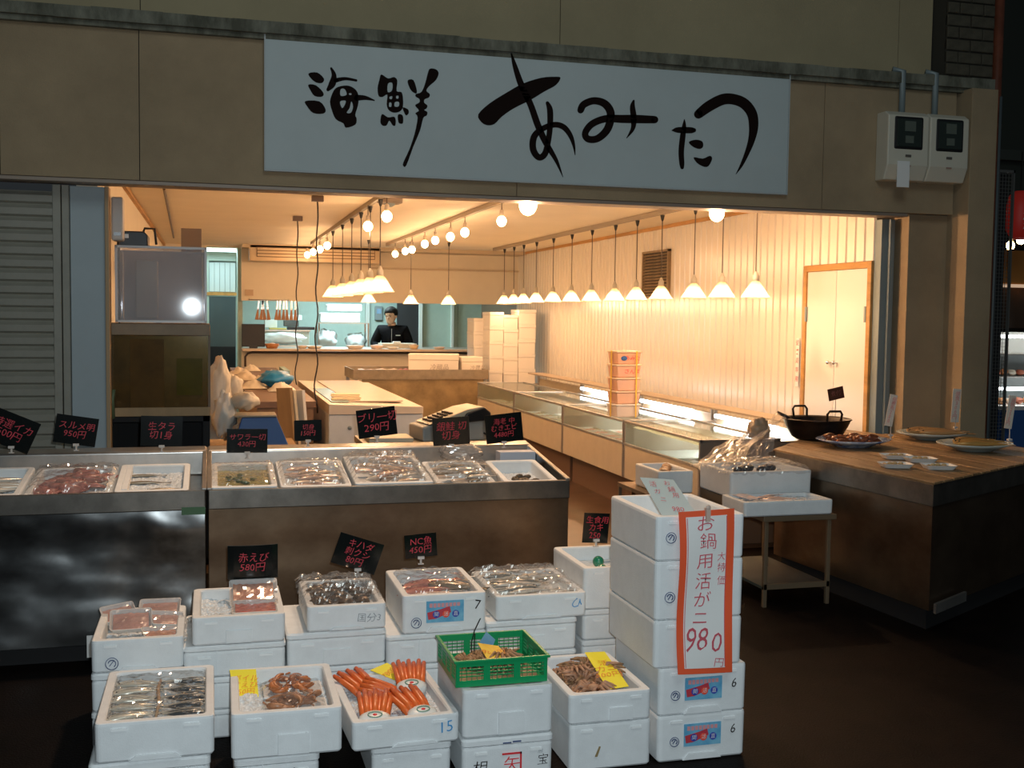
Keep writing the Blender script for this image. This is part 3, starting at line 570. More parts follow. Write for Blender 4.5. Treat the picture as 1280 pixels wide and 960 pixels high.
# plastic bags, planks and blue box between the tanks and the freezer
def bagat(px, top, bot, Y, rx, m, sd, lb): a, b = at(px, top, Y=Y), at(px, bot, Y=Y); o = blob('plastic_bag', (b.x, Y, b.z), (rx, rx, (a.z-b.z)/2.1), m, sd, lb, 'bag'); return o
bagat(275, 452, 548, 8.35, .085, tan_bag, 5, 'tall crumpled tan plastic bag standing behind the fish tanks')
bagat(281, 496, 552, 8.05, .075, mat('bag_white', (.72, .68, .60), .35), 9, 'whitish plastic bag slumped in front of the tall tan bag')
bagat(306, 490, 513, 8.06, .095, tan_bag, 14, 'flat tan plastic bag lying on the lid of the blue crate')
bagat(291, 470, 500, 8.5, .07, tan_bag, 17, 'small tan bag peeking out behind the blue crate')
bx('crate_stand', wood_pl, (-.05, 7.85, 0), (.60, 8.6, .645)); tag(bpy.data.objects['crate_stand'], 'low wooden crate carrying the plastic bags and blue crate', 'crate')
t = thing('blue_crate', 'blue plastic crate with sloping sides beside the planks', 'crate', (.32, 8.05, .648)); MB().prism([(-.17, 0), (.22, 0), (.13, .22), (-.11, .22)], -.12, .14, 'Y').build('body', blue_pl, t, bev=.006); bx('lid', mat('crate_lid', (.35, .30, .22), .5), (-.16, -.13, .222), (.13, .15, .235), t, .003)
for i, (x, r_, z) in enumerate(((.63, .12, 1.02), (.68, .16, .99), (.73, .13, 1.0))):
    o = bx('leaning_plank', [wood_pl, mat('board_pale', (.70, .60, .42), .5), mat('board_white', (.74, .72, .66), .5)][i], (-.012, -.10, 0), (.012, .10, z)); o.location = (x, 8.78, 0.0); o.rotation_euler = (-r_*.6, -r_*.35, .5)
    tag(o, ['brown plank leaning leftmost against the freezer end', 'pale board leaning between the brown plank and the white board', 'white-edged board leaning nearest the chest freezer'][i], 'board')
# stainless back table with foam boxes
bt = thing('back_table', 'stainless steel table with raised rim in front of the back counter', 'table', (2.74, 15.1, 0))
MB().box(-.92, .92, -.5, .5, .74, .76).box(-.92, .92, -.5, -.48, .76, .87).box(-.92, .92, .48, .5, .76, .87).box(-.92, -.90, -.48, .48, .76, .87).box(.9, .92, -.48, .48, .76, .87).build('tabletop', mat('back_steel', (.34, .27, .18), .35, .6, var=.2), bt)
bx('side_panel', mat('brass_panel', (.42, .30, .15), .35, .5, var=.3, vscale=4), (-.80, -.46, .08), (.9, -.44, .74), bt)
for x in (-.9, .86):
    for y in (-.48, .44): bx('leg', steel_lit, (x, y, 0), (x+.04, y+.04, .74), bt)
for i, (x, y, w, c) in enumerate(((2.25, 15.05, .30, (.78, .66, .55)), (2.72, 15.1, .20, (.60, .16, .12)))):
    t = thing('fish_tray', ['pale pink tray of fillets on the back steel table', 'small tray of red meat on the back steel table'][i], 'tray', (x, y, .762)); bx('tray', card_white, (-w, -.3, 0), (w, .3, .07), t, .01)
    MB().grid(lambda u, v: ((u-.5)*1.9*w, (v-.5)*.55, .075+.03*abs(noise.noise(Vector((u*5, v*5, i))))), 10, 10).build('fillets', mat('fillet_b%d' % i, c, .4, var=.2), t, smooth=True)
def carton(x, y, z, w, d, h, rz, label):
    t = thing('foam_carton', label, 'box', (x, y, z), rz); bx('body', mat('carton', (.78, .72, .64), .7), (-w/2, -d/2, 0), (w/2, d/2, h*.74), t, .006); bx('lid', mat('carton', (.78, .72, .64), .7), (-w/2-.004, -d/2-.004, h*.74), (w/2+.004, d/2+.004, h), t, .006)
    txt('冷蔵品', mat('faint_print', (.35, .30, .26), .7), h*.28, t, (.08, -d/2-.006, h*.42)); return t
carton(2.98, 15.0, .762, .68, .42, .31, -.22, 'white lidded foam carton with print on the back steel table'); carton(3.48, 15.1, .762, .30, .40, .27, .1, 'lower foam carton right beside the white lidded one')
# pile of white foam boxes in the far right corner
wb = mat('foam_warm', (.76, .72, .66), .8); random.seed(5)
cols = [(3.78, 15.85, .17, .97+.6), (3.93, 15.45, .20, 1.66), (4.14, 15.45, .21, 1.62), (4.38, 15.45, .25, 1.70)]
cn = ['leftmost', 'second from left', 'third from left', 'rightmost']
for c, (x, y, w, zt) in enumerate(cols):
    n = 8; h = zt/n
    for i in range(n):
        t = thing('foam_carton', 'white foam box, %s in the %s column of the corner stack' % (['lowest box', 'second up', 'third up', 'fourth up', 'fourth from top', 'third from top', 'second from top', 'topmost'][i], cn[c]), 'box', (x+random.uniform(-.004, .004), y, i*h), 0, 'foam boxes, %s column of the corner stack' % cn[c])
        bx('body', wb, (-w/2, -.22, 0), (w/2, .22, h*.78-.002), t, .004); bx('lid', wb, (-w/2-.003, -.223, h*.78), (w/2+.003, .223, h-.001), t, .004)
# air conditioner on the back wall
ac = thing('air_conditioner', 'wide ceiling-hung air conditioner at the back of the shop', 'air conditioner', (1.5, 16.7, 2.36)); acm = mat('ac_tan', (.60, .45, .28), .5)
bx('housing', acm, (-.95, -.2, 0), (.95, .28, .235), ac, .01); bx('grille_opening', mat('ac_dark', (.16, .09, .05), .6), (-.85, -.206, .055), (.87, -.2, .20), ac)
for i in range(3): bx('grille_slat', acm, (-.84, -.214, .066+i*.045), (.86, -.204, .098+i*.045), ac)
bx('thermostat', mat('thermo', (.55, .40, .26), .5), (.50, YB-.03, 1.86), (.62, YB-.001, 1.95)); tag(bpy.data.objects['thermostat'], 'small tan control box on the back wall beside the corridor', 'control box')
# counter rail and things standing on the pass-through counter
t = thing('counter_rail', 'dark pipe rail along the front of the back counter', 'rail', (.5, 16.8, 0)); a = at(307, 462, Y=16.9); MB().tube([(.0, .12, .80), (.0, .12, .95), (.04, .12, 1.0), (.1, .12, 1.015), (3.6, .12, 1.015)], .016, 8).build('pipe', mat('rail_dark', (.07, .045, .03), .4), t, smooth=True)
for i, (px, w, h, c, nm, lb_, ct) in enumerate((
    (340, .20, .10, (.45, .18, .06), 'wooden_bowl', 'brown round bowl on the pass-through counter', 'bowl'), (378, .14, .06, (.75, .6, .45), 'plate', 'small pale plate right of the brown bowl on the back counter', 'plate'),
    (393, .22, .05, (.78, .68, .55), 'plate', 'wide cream plate on the pass-through counter behind the cords', 'plate'), (444, .26, .07, (.82, .74, .68), 'dish', 'pale dish heaped on the back counter left of the cook', 'dish'),
    (471, .20, .08, (.80, .66, .60), 'dish', 'pinkish dish on the back counter just left of the cook', 'dish'), (491, .18, .04, (.82, .75, .62), 'plate', 'flat cream plate right in front of the cook', 'plate'),
    (517, .15, .09, (.72, .52, .30), 'bowl', 'tan bowl of food at the right of the cook', 'bowl'), (549, .18, .05, (.70, .60, .52), 'plate', 'flat plate on the back counter right of the black doorway', 'plate'), (591, .14, .06, (.50, .32, .18), 'bowl', 'small brown bowl at the right end of the back counter', 'bowl'))):
    q = at(px, 432, Y=16.92); t = thing(nm, lb_, ct, (q.x, 16.92, 1.077)); MB().lathe([(w*.35, 0), (w*.4, .004), (w*.56, h*.7), (w*.54, h*.7), (w*.4, h*.35), (w*.1, h*.3)], 18).build('dish_body', mat('dish_%d' % i, c, .5), t, smooth=True)
    MB().ball((0, 0, h*.4), (w*.38, w*.38, h*.45), 10, 6).build('food', mat('food_%d' % (i % 3), [(.7, .5, .35), (.75, .55, .5), (.6, .4, .2)][i % 3], .6), t, smooth=True)
t = thing('dark_monitor', 'dark upright box at the left end of the pass-through counter', 'monitor', (.62, 17.0, 1.077)); bx('screen', black_pl, (-.17, -.03, .02), (.17, .03, .36), t, .008); bx('stand', black_pl, (-.06, -.06, 0), (.06, .06, .03), t)
# hanging knives and ladles under the bulkhead
t = thing('utensil_rail', 'rail above the back counter for the hanging utensils', 'rail', (1.0, YB+.02, 1.80)); MB().tube([(-.45, -.06, 0), (.15, -.06, 0)], .008).build('rail', chrome, t)
for x in (-.44, .14): MB().tube([(x, -.06, 0), (x, -.02, .02)], .006).build('bracket', chrome, t)
random.seed(2)
for i in range(10):
    px = [321, 326, 331, 336, 345, 349, 354, 359, 364, 369][i]; q = at(px, 385, Y=16.96); t = thing('kitchen_knife' if i % 3 else 'ladle', ('wooden-handled kitchen knife hanging on the rail above the back counter' if i % 3 else 'wooden ladle hanging on the rail above the back counter'), 'knife' if i % 3 else 'ladle', (q.x, 16.955, 1.50), 0, 'hanging knives' if i % 3 else 'hanging ladles', tilt=(0, random.uniform(-.12, .12), 0))
    MB().loft([[(-.028, -.01, 0), (.028, -.01, 0), (.028, .01, 0), (-.028, .01, 0)], [(-.010, -.008, .16), (.010, -.008, .16), (.010, .008, .16), (-.010, .008, .16)]]).build('handle', mat('handle_wood', (.40, .19, .08), .5), t, bev=.003)
    MB().box(-.012, .012, -.002, .002, .16, .29).build('blade', chrome, t)
# ================================================================ kitchen behind the pass-through
t = thing('kitchen_shelf', 'chrome wire shelf unit loaded with white wrapping in the kitchen', 'shelf', (2.20, 19.2, 0))
for x in (-.42, .42):
    for y in (-.22, .22): MB().tube([(x, y, 0), (x, y, 1.45)], .013, 6).build('post', chrome, t)
for z in (.5, .95, 1.44): bx('shelf_board', steel_lit, (-.43, -.23, z), (.43, .23, z+.015), t)
whiteb = mat('white_wrap', (.66, .74, .76), .4, var=.05)
for i, (x, z, w, h) in enumerate(((2.15, 1.46, .34, .16), (2.22, 1.65, .30, .12))):
    tag(bx('folded_sheets', mat('sheets', (.74, .80, .80), .6), (x-w, 19.05, z), (x+w, 19.35, z+h), None, .02), ['lower thick stack of white sheets on top of the kitchen wire shelf', 'upper stack of white sheets nearest the kitchen ceiling'][i], 'sheets', 'stacked sheets')
blob('plastic_bag', (1.92, 19.1, .97), (.18, .15, .17), whiteb, 21, 'white plastic bag bulging at the left of the kitchen wire shelf', 'bag')
blob('plastic_bag', (2.42, 19.15, .97), (.18, .15, .15), whiteb, 22, 'white plastic bag on the right of the kitchen wire shelf', 'bag')
t = thing('prep_cabinet', 'pale low prep cabinet at the left of the kitchen', 'cabinet', (1.15, 19.0, 0)); bx('body', mat('prep', (.50, .54, .48), .5), (-.45, -.25, 0), (.45, .25, 1.30), t, .01); bx('worktop', steel_lit, (-.47, -.27, 1.30), (.47, .27, 1.33), t, .004); bx('label_plate', grey_blue, (-.38, -.256, 1.18), (-.22, -.25, 1.22), t)
tag(bx('black_tray', black_pl, (1.25, 18.85, 1.332), (1.7, 19.1, 1.38), None, .01), 'flat black tray on the pale prep cabinet', 'tray')
tag(bx('yellow_board', mat('yb', (.5, .42, .12), .5), (.95, 18.85, 1.332), (1.23, 19.1, 1.355), None, .004), 'dull yellow cutting board on the pale prep cabinet', 'board')
blob('plastic_bag', (1.15, 18.4, 1.09), (.35, .12, .09), whiteb, 25, 'long white plastic bag lying in front of the prep cabinet', 'bag')
tb = thing('inner_counter', 'steel inner counter right behind the pass-through opening', 'counter', (1.3, 18.3, 0)); bx('worktop', steel_lit, (-.8, -.25, 1.04), (.45, .2, 1.085), tb); bx('body', teal_wall, (-.78, -.2, 0), (.43, .18, 1.04), tb)
for i, (x, z, w, h) in enumerate(((.98, 1.335, .10, .16), (1.32, 1.385, .12, .10), (1.36, 1.486, .13, .09))):
    tag(bx('supply_box', mat('sb%d' % i, [(.62, .68, .66), (.06, .07, .07), (.6, .66, .64)][i], .5), (x-w, 18.95, z+.022 if i == 0 else z), (x+w, 19.2, z+h), None, .008), ['white supply box standing on the yellow cutting board', 'black supply box on the flat black tray', 'white supply box on top of the black one in the kitchen'][i], 'box')
pa, pb = at(469, 392, Y=20.32), at(478.5, 392, Y=20.32)
ph_ = tag(bx('wall_phone', grey_blue, (pa.x, 20.33, 1.50), (pb.x, 20.399, 1.76), None, .01), 'grey intercom panel on the kitchen wall left of the cook', 'intercom'); bx('screen', mat('lcd', (.15, .35, .55), .2), (pa.x+.03, 20.324, 1.62), (pb.x-.03, 20.33, 1.71), ph_)
def kl(x, y, e): lamp('kitchen_light', 'AREA', (x, y, 2.54), e, (.72, .95, 1.0), 1.0); t = thing('ceiling_light', 'cool white ceiling light in the %s' % ('kitchen' if x > 1 else 'corridor'), 'lamp', (x, y, 2.55)); bx('diffuser', mat('cool_glow', (.8, .95, 1), .5, emit=3, ecol=(.75, .95, 1)), (-.3, -.06, 0), (.3, .06, .04), t)
kl(2.3, 18.6, 110); kl(.1, 17.9, 14)
# ---- the cook
def skin_chain(name, pts, edges, radii, m, parent, sub=2):
    me = bpy.data.meshes.new(name); me.from_pydata(pts, edges, []); me.materials.append(m); o = link(name, me, parent)
    md = o.modifiers.new('Skin', 'SKIN'); md.use_smooth_shade = True; o.modifiers.new('Sub', 'SUBSURF').levels = sub; o.modifiers['Sub'].render_levels = sub
    for v, r in zip(me.skin_vertices[0].data, radii): v.radius = (r, r) if not isinstance(r, tuple) else r
    me.skin_vertices[0].data[0].use_root = True
    return o
q = at(488, 412, Y=18.4); man = thing('person', 'dark-haired person in a black zip-up jacket looking down behind the back counter', 'person', (q.x+.04, 18.42, 0), math.radians(-14)); man.scale = (1.12, 1.08, .965)
P_ = [(0, 0, .95), (0, 0, 1.08), (0, 0, 1.24), (0, -.01, 1.38), (0, -.02, 1.47), (-.01, -.04, 1.53),
      (.17, 0, 1.40), (.26, -.04, 1.14), (.12, -.26, 1.10), (-.17, 0, 1.40), (-.28, -.03, 1.14), (-.12, -.26, 1.09),
      (.10, 0, .88), (.12, -.02, .48), (.12, .02, .07), (.13, -.14, .03), (-.10, 0, .88), (-.12, -.02, .48), (-.12, .02, .07), (-.13, -.14, .03), (.06, -.32, 1.11), (-.05, -.32, 1.10)]
E_ = [(0, 1), (1, 2), (2, 3), (3, 4), (4, 5), (3, 6), (6, 7), (7, 8), (8, 20), (3, 9), (9, 10), (10, 11), (11, 21), (0, 12), (12, 13), (13, 14), (14, 15), (0, 16), (16, 17), (17, 18), (18, 19)]
R_ = [.13, .125, .14, .12, .055, .055, .065, .048, .032, .065, .048, .032, .09, .06, .045, .035, .09, .06, .045, .035, .030, .030]
body = skin_chain('body', P_, E_, R_, skin, man)
jk = [0, 1, 2, 3, 6, 7, 8, 9, 10, 11]; ix = {a: i for i, a in enumerate(jk)}
skin_chain('jacket', [P_[a] for a in jk], [(ix[a], ix[b]) for a, b in E_ if a in ix and b in ix], [.165, .17, .19, .155, .105, .074, .052, .105, .074, .052], jacket, man)
tr_ = [0, 12, 13, 14, 16, 17, 18]; ix = {a: i for i, a in enumerate(tr_)}
skin_chain('trousers', [P_[a] for a in tr_], [(ix[a], ix[b]) for a, b in E_ if a in ix and b in ix], [.15, .11, .08, .06, .11, .08, .06], mat('dark_trousers', (.02, .02, .025), .8), man)
MB().tube([(0, -.02, 1.43), (0, -.03, 1.475), (0, -.035, 1.485)], [.085, .068, .060], 12).build('collar', jacket, man, smooth=True); MB().box(-.003, .003, -.172, -.16, 1.15, 1.42).build('zip', mat('zip', (.35, .37, .38), .4), man)
bx('chest_mark', mat('chestm', (.4, .42, .42), .6), (.06, -.172, 1.30), (.13, -.166, 1.315), man)
hd = MB(); rings = []
for z, rx, ry, cy in ((-.125, .020, .028, -.055), (-.11, .040, .050, -.045), (-.08, .056, .072, -.028), (-.04, .066, .088, -.008), (0, .073, .096, 0), (.04, .077, .100, .005), (.08, .073, .094, .008), (.11, .055, .070, .010), (.128, .022, .028, .012)):
    rings.append([(rx*math.cos(a)*(1 if math.sin(a) > 0 else .98), cy+ry*math.sin(a), z) for a in (2*PI*i/20 for i in range(20))])
HM = Matrix.Translation((-.02, -.06, 1.640)) @ Matrix.Rotation(math.radians(-20), 4, 'Z') @ Matrix.Rotation(math.radians(12), 4, 'X') @ Matrix.Scale(1.08, 4)
head = hd.loft(rings).loft([[(x*.9, -.085+y, z) for x, y, z in ((-.010, -.0, .012), (.010, -.0, .012), (.016, 0, -.032), (-.016, 0, -.032))], [(x, -.112+y, z) for x, y, z in ((-.005, .01, .005), (.005, .01, .005), (.010, -.008, -.030), (-.010, -.008, -.030))]])
for s in (-1, 1): head.ball((s*.076, .008, -.005), (.010, .020, .032), 8, 6)
head.xf(HM).build('head', skin, man, smooth=True)
for s in (-1, 1):
    MB().ball((s*.031, -.088, .008), (.013, .007, .006), 8, 5).xf(HM).build('eye', mat('eye_m', (.05, .035, .03), .2), man, smooth=True)
    MB().box(s*.031-.018, s*.031+.018, -.098, -.088, .026, .033).xf(HM).build('eyebrow', hair_m, man)
MB().ball((0, -.088, -.062), (.022, .008, .006), 8, 5).xf(HM).build('mouth', mat('lip', (.36, .16, .12), .5), man, smooth=True)
hh = MB().ball((0, .012, .045), (.092, .116, .108), 24, 14); hh.v = [(x, max(y, -.094 if z > .060 else -.035 if z > .0 else .005), max(z, -.07)) for x, y, z in hh.v]
hh.v = [tuple(Vector(p)*(1+.06*noise.noise(Vector(p)*40))) for p in hh.v]; hh.xf(HM).build('hair', hair_m, man, smooth=True)
for s in (-1, 1):                                   # hands with fingers
    c = Vector((s*.055, -.325, 1.105)); pm = MB().ball((c.x, c.y, c.z), (.034, .045, .015), 10, 6).build('palm', skin, man, smooth=True)
    for f in range(4): MB().tube([(c.x+s*(-.024+f*.015), c.y-.03, c.z), (c.x+s*(-.025+f*.016)-s*.006, c.y-.06-.008*(f in (1, 2)), c.z-.006), (c.x+s*(-.024+f*.015)-s*.014, c.y-.08-.01*(f in (1, 2)), c.z-.022)], [.009, .0085, .007], 8).build('finger', skin, pm, smooth=True)
    MB().tube([(c.x-s*.026, c.y, c.z), (c.x-s*.045, c.y-.022, c.z+.004), (c.x-s*.050, c.y-.045, c.z-.004)], [.011, .010, .008], 8).build('thumb', skin, pm, smooth=True)
o = tag(bx('small_dish', card_white, (-.06, -.05, 0), (.06, .05, .03), None, .008), 'small white dish the cook is working on', 'dish'); o.location = (q.x-.05, 17.45, 1.15)
bx('dish_block', mat('cut_board', (.6, .55, .45), .6), (q.x-.3, 17.30, 1.078), (q.x+.25, 17.75, 1.148)); tag(bpy.data.objects['dish_block'], 'thick cutting board in front of the cook', 'board')
struct('trim_11', MB().box(.47, XR, YB+.2, 18.05, 1.02, 1.075), steel_lit)

# ================================================================ foam boxes
def rr(w, d, r, z, n=4):
    out = []
    for cx, cy, a0 in ((w/2-r, d/2-r, 0), (-w/2+r, d/2-r, PI/2), (-w/2+r, -d/2+r, PI), (w/2-r, -d/2+r, 1.5*PI)):
        out += [(cx+r*math.cos(a0+PI/2*i/n), cy+r*math.sin(a0+PI/2*i/n), z) for i in range(n+1)]
    return out
def foam_box(label, x0, x1, y0, y1, z0, z1, rz=0, closed=False, group=None, tilt=None, handle='arch', hx=0, m=None, lip=True, wall=.031, name='foam_box'):
    w, d, h = x1-x0, y1-y0, z1-z0; m = m or foam; cx, cy = (x0+x1)/2, (y0+y1)/2
    t = thing(name, label, 'box', (cx, cy, z0), rz, group)
    if tilt: t.rotation_euler = (tilt, 0, rz)
    k = .985; r = .018; hb = h*(.80 if closed else 1)
    rings = [rr(w*k-.012, d*k-.012, r*.6, 0.001), rr(w*k, d*k, r, .008), rr(w*(.5+.5*k), d*(.5+.5*k), r, hb-.010), rr(w-.006, d-.006, r, hb-.002), rr(w-.012, d-.012, r, hb)]
    if not closed: rings += [rr(w-2*wall+.008, d-2*wall+.008, r, hb), rr(w-2*wall, d-2*wall, r, hb-.006), rr(w-2*wall-.01, d-2*wall-.01, r, .03)]
    MB().loft(rings).build('body', m, t, smooth=False)
    if closed:
        MB().loft([rr(w-.01, d-.01, r, hb+.001), rr(w+.002, d+.002, r, hb+.006), rr(w+.002, d+.002, r, h-.008), rr(w-.01, d-.01, r, h-.001)]).build('lid', m, t)
    yf = -d/2
    if handle == 'arch': MB().box(hx-w*.14, hx+w*.14, yf-.0025, yf+.01, h*.02+.004, h*.5).build('handle_panel', m, t, bev=.0015)
    if handle == 'lines':
        for x in (-.18, .10): MB().box(x*w, x*w+.003, yf-.002, yf+.01, .01, h*.9).build('ridge', m, t)
    if handle == 'slot': MB().prism([(-w*.22+hx, .003), (-w*.16+hx, h*.16), (w*.16+hx, h*.16), (w*.22+hx, .003)], yf-.0025, yf+.01, 'Y').build('handle_panel', m, t, bev=.0015)
    if lip:
        for x in (-w*.36, w*.24): MB().box(x, x+w*.13, yf-.003, yf+.01, hb-.026, hb-.018).build('lid_catch', mat('catch_white', (.88, .9, .9), .6), t)
    return t
def fmark(t, body, m, size, x, z, rz=0):
    d = -bpy_depth(t)/2; return txt(body, m, size, t, (x, d-.0045, z), (PI/2, rz, 0), name='marking')
def bpy_depth(t): return max(v.co.y for v in t.children[0].data.vertices)*2
def sticker(t, x, z, w=.105, h=.06):
    d = -bpy_depth(t)/2-.0035; s = MB().box(x-w/2, x+w/2, d-.0005, d+.003, z-h/2, z+h/2).build('sticker', mat('sticker_blue', (.10, .36, .60), .35, col2=(.22, .52, .70), vscale=20), t)
    r_ = random.Random(4)
    for i in range(8): MB().box(x-w*.42+i*w*.105, x-w*.42+i*w*.105+w*.08, d-.0012, d, z+h*.22+r_.uniform(-.02, .02)*h, z+h*.40).build('print', mat('print_pink', (.72, .32, .34), .5), s)
    MB().prism([(x-w*.45, z-h*.35), (x-w*.48, z-.02*h), (x-w*.1, z+.12*h), (x+w*.12, z+.24*h), (x+w*.16, z-.05*h), (x-w*.25, z-h*.32)], d-.0014, d-.0004, 'Y').build('print', mat('print_red', (.55, .05, .07), .5), s)
    for i, c in enumerate(((.03, .06, .40), (.85, .09, .05), (.04, .07, .42))): 
        cx = x-w*.24+i*w*.26; MB().prism([(cx+w*.095*math.cos(a), z-h*.12+w*.095*math.sin(a)) for a in (2*PI*j/14 for j in range(14))], d-.0024, d-.0013, 'Y').build('print', mat('dot%d' % i, c, .5), s)
        txt('関活直'[i], card_white, w*.13, s, (cx, d-.003, z-h*.12))
def ring_logo(t, x, z, r=.016, m=None):
    d = -bpy_depth(t)/2-.004; m = m or mat('stamp_navy', (.10, .15, .22), .6); o = MB(); n = 20
    pa = [(x+r*math.cos(2*PI*j/n), d, z+r*math.sin(2*PI*j/n)) for j in range(n+1)]; o.tube(pa, .0016, 4)
    o.tube([(x+r*.6*math.cos(a), d, z+r*.6*math.sin(a)) for a in (PI*j/8-1 for j in range(11))], .002, 4); o.tube([(x-r*.4, d, z-r*.4), (x+r*.3, d, z+r*.5)], .0018, 4)
    o.build('stamp', m, t)
def ice(x0, x1, y0, y1, z, label, tilt=0, m=None, amp=.012):
    w, d = x1-x0, y1-y0; cx, cy = (x0+x1)/2, (y0+y1)/2
    nn = int(min(46, w/.008)); o = MB().grid(lambda u, v: ((u-.5)*w, (v-.5)*d, amp*(noise.noise(Vector((u*w*70+z*9, v*d*70, x0*7)))+.6*noise.noise(Vector((u*w*20, v*d*20, y0*3))))), nn, int(min(60, d/.008))).build('ice', m or ice_m)
    o.location = (cx, cy, z); o.rotation_euler = (tilt, 0, 0); return tag(o, label, 'ice', kind='stuff')
def wrap(x0, x1, y0, y1, z, label, tilt=0, amp=.018, drop=.02, seed=1, m=None, hump=.01):
    w, d = x1-x0, y1-y0
    def f(u, v):
        s = min(u, 1-u, v, 1-v); e = max(0, (.07-s)/.07); n = noise.noise(Vector((u*w*26+seed*3.1, v*d*26, seed)))+.35*noise.noise(Vector((u*w*75, v*d*75+seed, 4))); n2 = 1-abs(noise.noise(Vector((u*w*16-seed, v*d*38+seed*5, 2.7))))*2.4
        return ((u-.5)*w*(1+.02*n), (v-.5)*d*(1+.02*n), amp*(.7*n+.7*n2)+hump*math.sin(PI*u)*math.sin(PI*v)-drop*e+.012*(1-e))
    o = MB().grid(f, 48, 56).build('plastic_wrap', m or film, smooth=False); o.location = ((x0+x1)/2, (y0+y1)/2, z); o.rotation_euler = (tilt, 0, 0); return tag(o, label, 'wrap')
# ---- seafood builders
def fish_material(name, back, belly):
    m = bpy.data.materials.new(name); m.use_nodes = True; N, L = m.node_tree.nodes, m.node_tree.links; b = N['Principled BSDF']; b.inputs['Roughness'].default_value = .22; b.inputs['Metallic'].default_value = .25
    tc = N.new('ShaderNodeTexCoord'); sp = N.new('ShaderNodeSeparateXYZ'); r = N.new('ShaderNodeValToRGB'); L.new(tc.outputs['Generated'], sp.inputs[0]); L.new(sp.outputs[1], r.inputs[0]); L.new(r.outputs[0], b.inputs['Base Color'])
    r.color_ramp.elements[0].position = .42; r.color_ramp.elements[1].position = .62; r.color_ramp.elements[0].color = (*belly, 1); r.color_ramp.elements[1].color = (*back, 1); return m
FM = dict(sardine=fish_material('sardine_skin', (.03, .045, .06), (.78, .74, .62)), silver=fish_material('silver_skin', (.26, .27, .25), (.74, .70, .62)), red=fish_material('red_skin', (.50, .03, .03), (.70, .30, .24)),
          dark=fish_material('dark_fish', (.035, .03, .025), (.30, .25, .18)), brown=fish_material('brown_fish', (.30, .19, .12), (.74, .58, .45)), pink=fish_material('pink_fish', (.60, .34, .26), (.82, .60, .50)))
_fc = {}
def fish(kind, L, x, y, z, rz, label, group, fat=.20, cat='fish', roll=0, bend=.06):
    key = (kind, L, fat, bend)
    if key not in _fc:
        rings = []; prof = [(0, .02), (.05, .35), (.15, .72), (.28, .96), (.4, 1), (.55, .88), (.7, .62), (.83, .34), (.93, .20), (.97, .22)]
        for s, r in prof: rings.append([(L*(s-.5), L*bend*math.sin(s*PI)+L*fat*.5*r*math.cos(a), L*fat*.28*r*math.sin(a)+L*fat*.28) for a in (2*PI*i/12 for i in range(12))])
        b = MB().loft(rings).data('body', FM[kind], True)
        tl = MB().prism([(L*.46, -L*.02), (L*.60, -L*.10), (L*.565, 0), (L*.60, L*.10), (L*.46, L*.02)], L*fat*.24, L*fat*.30, 'Z').data('tail_fin', FM[kind])
        ey = MB().ball((-L*.42, L*.015+L*bend*.2, L*fat*.43), L*.016, 8, 5).data('eye', mat('fish_eye', (.01, .01, .01), .1), True)
        fn = MB().prism([(-L*.05, L*fat*.45+L*bend), (L*.12, L*fat*.62+L*bend), (L*.16, L*fat*.40+L*bend)], L*fat*.25, L*fat*.29, 'Z').data('fin', FM[kind])
        _fc[key] = (('body', b), ('tail_fin', tl), ('eye', ey), ('fin', fn))
    t = thing('fish', label, cat, (x, y, z), group=group); t.rotation_euler = (roll, 0, rz)
    for n, me in _fc[key]: link(n, me, t)
    return t
_cc = {}
def crab(x, y, z, rz, s, label, group, m, tilt=(0, 0)):
    t = thing('crab', label, 'crab', (x, y, z), group=group); t.rotation_euler = (tilt[0], tilt[1], rz)
    if m.name not in _cc:
        shell = MB().ball((0, 0, .022), (.045, .038, .02), 14, 8); shell.v = [tuple(Vector(p)*(1+.10*noise.noise(Vector(p)*60))) for p in shell.v]
        leg = MB().tube([(0, 0, .015), (.045, 0, .045), (.085, 0, .020), (.11, 0, .002)], [.011, .012, .009, .004], 6)
        claw = MB().tube([(0, 0, .015), (.035, 0, .03), (.055, .01, .03)], [.011, .012, .012], 7).ball((.07, .016, .03), (.02, .010, .009), 8, 5).tube([(.08, .016, .032), (.10, .010, .03)], [.006, .002], 6).tube([(.08, .022, .03), (.10, .026, .03)], [.005, .002], 6)
        _cc[m.name] = (shell.data('shell', m, True), leg.data('leg', m, True), claw.data('claw', m, True))
    a, b, c = _cc[m.name]; link('shell', a, t).scale = (s, s, s)
    for sd in (0, 1):
        for i in range(4):
            an = (-.5+i*.33) if sd == 0 else PI-(-.5+i*.33); o = link('leg', b, t, (s*.035*math.cos(an), s*.030*math.sin(an), 0), (0, 0, an)); o.scale = (s,)*3
        an = -1.0 if sd == 0 else PI+1.0; o = link('claw', c, t, (s*.03*math.cos(an), s*.03*math.sin(an), 0), (0, 0, an)); o.scale = (s, s if sd else -s, s)
    return t
def shrimp_me(m, L=.09, key='s'):
    k = (m.name, L); 
    if k not in _cc:
        mb = MB().tube([(L*.5*math.cos(a)*1.0, L*.42*math.sin(a), .010) for a in (PI*(.05+.95*i/8) for i in range(9))], [.003, .007, .009, .010, .010, .009, .007, .005, .003], 7)
        mb.prism([(L*.50, 0), (L*.62, -.012), (L*.58, -.018), (L*.46, -.004)], .006, .010, 'Z'); _cc[k] = mb.data('shrimp', m, True)
    return _cc[k]
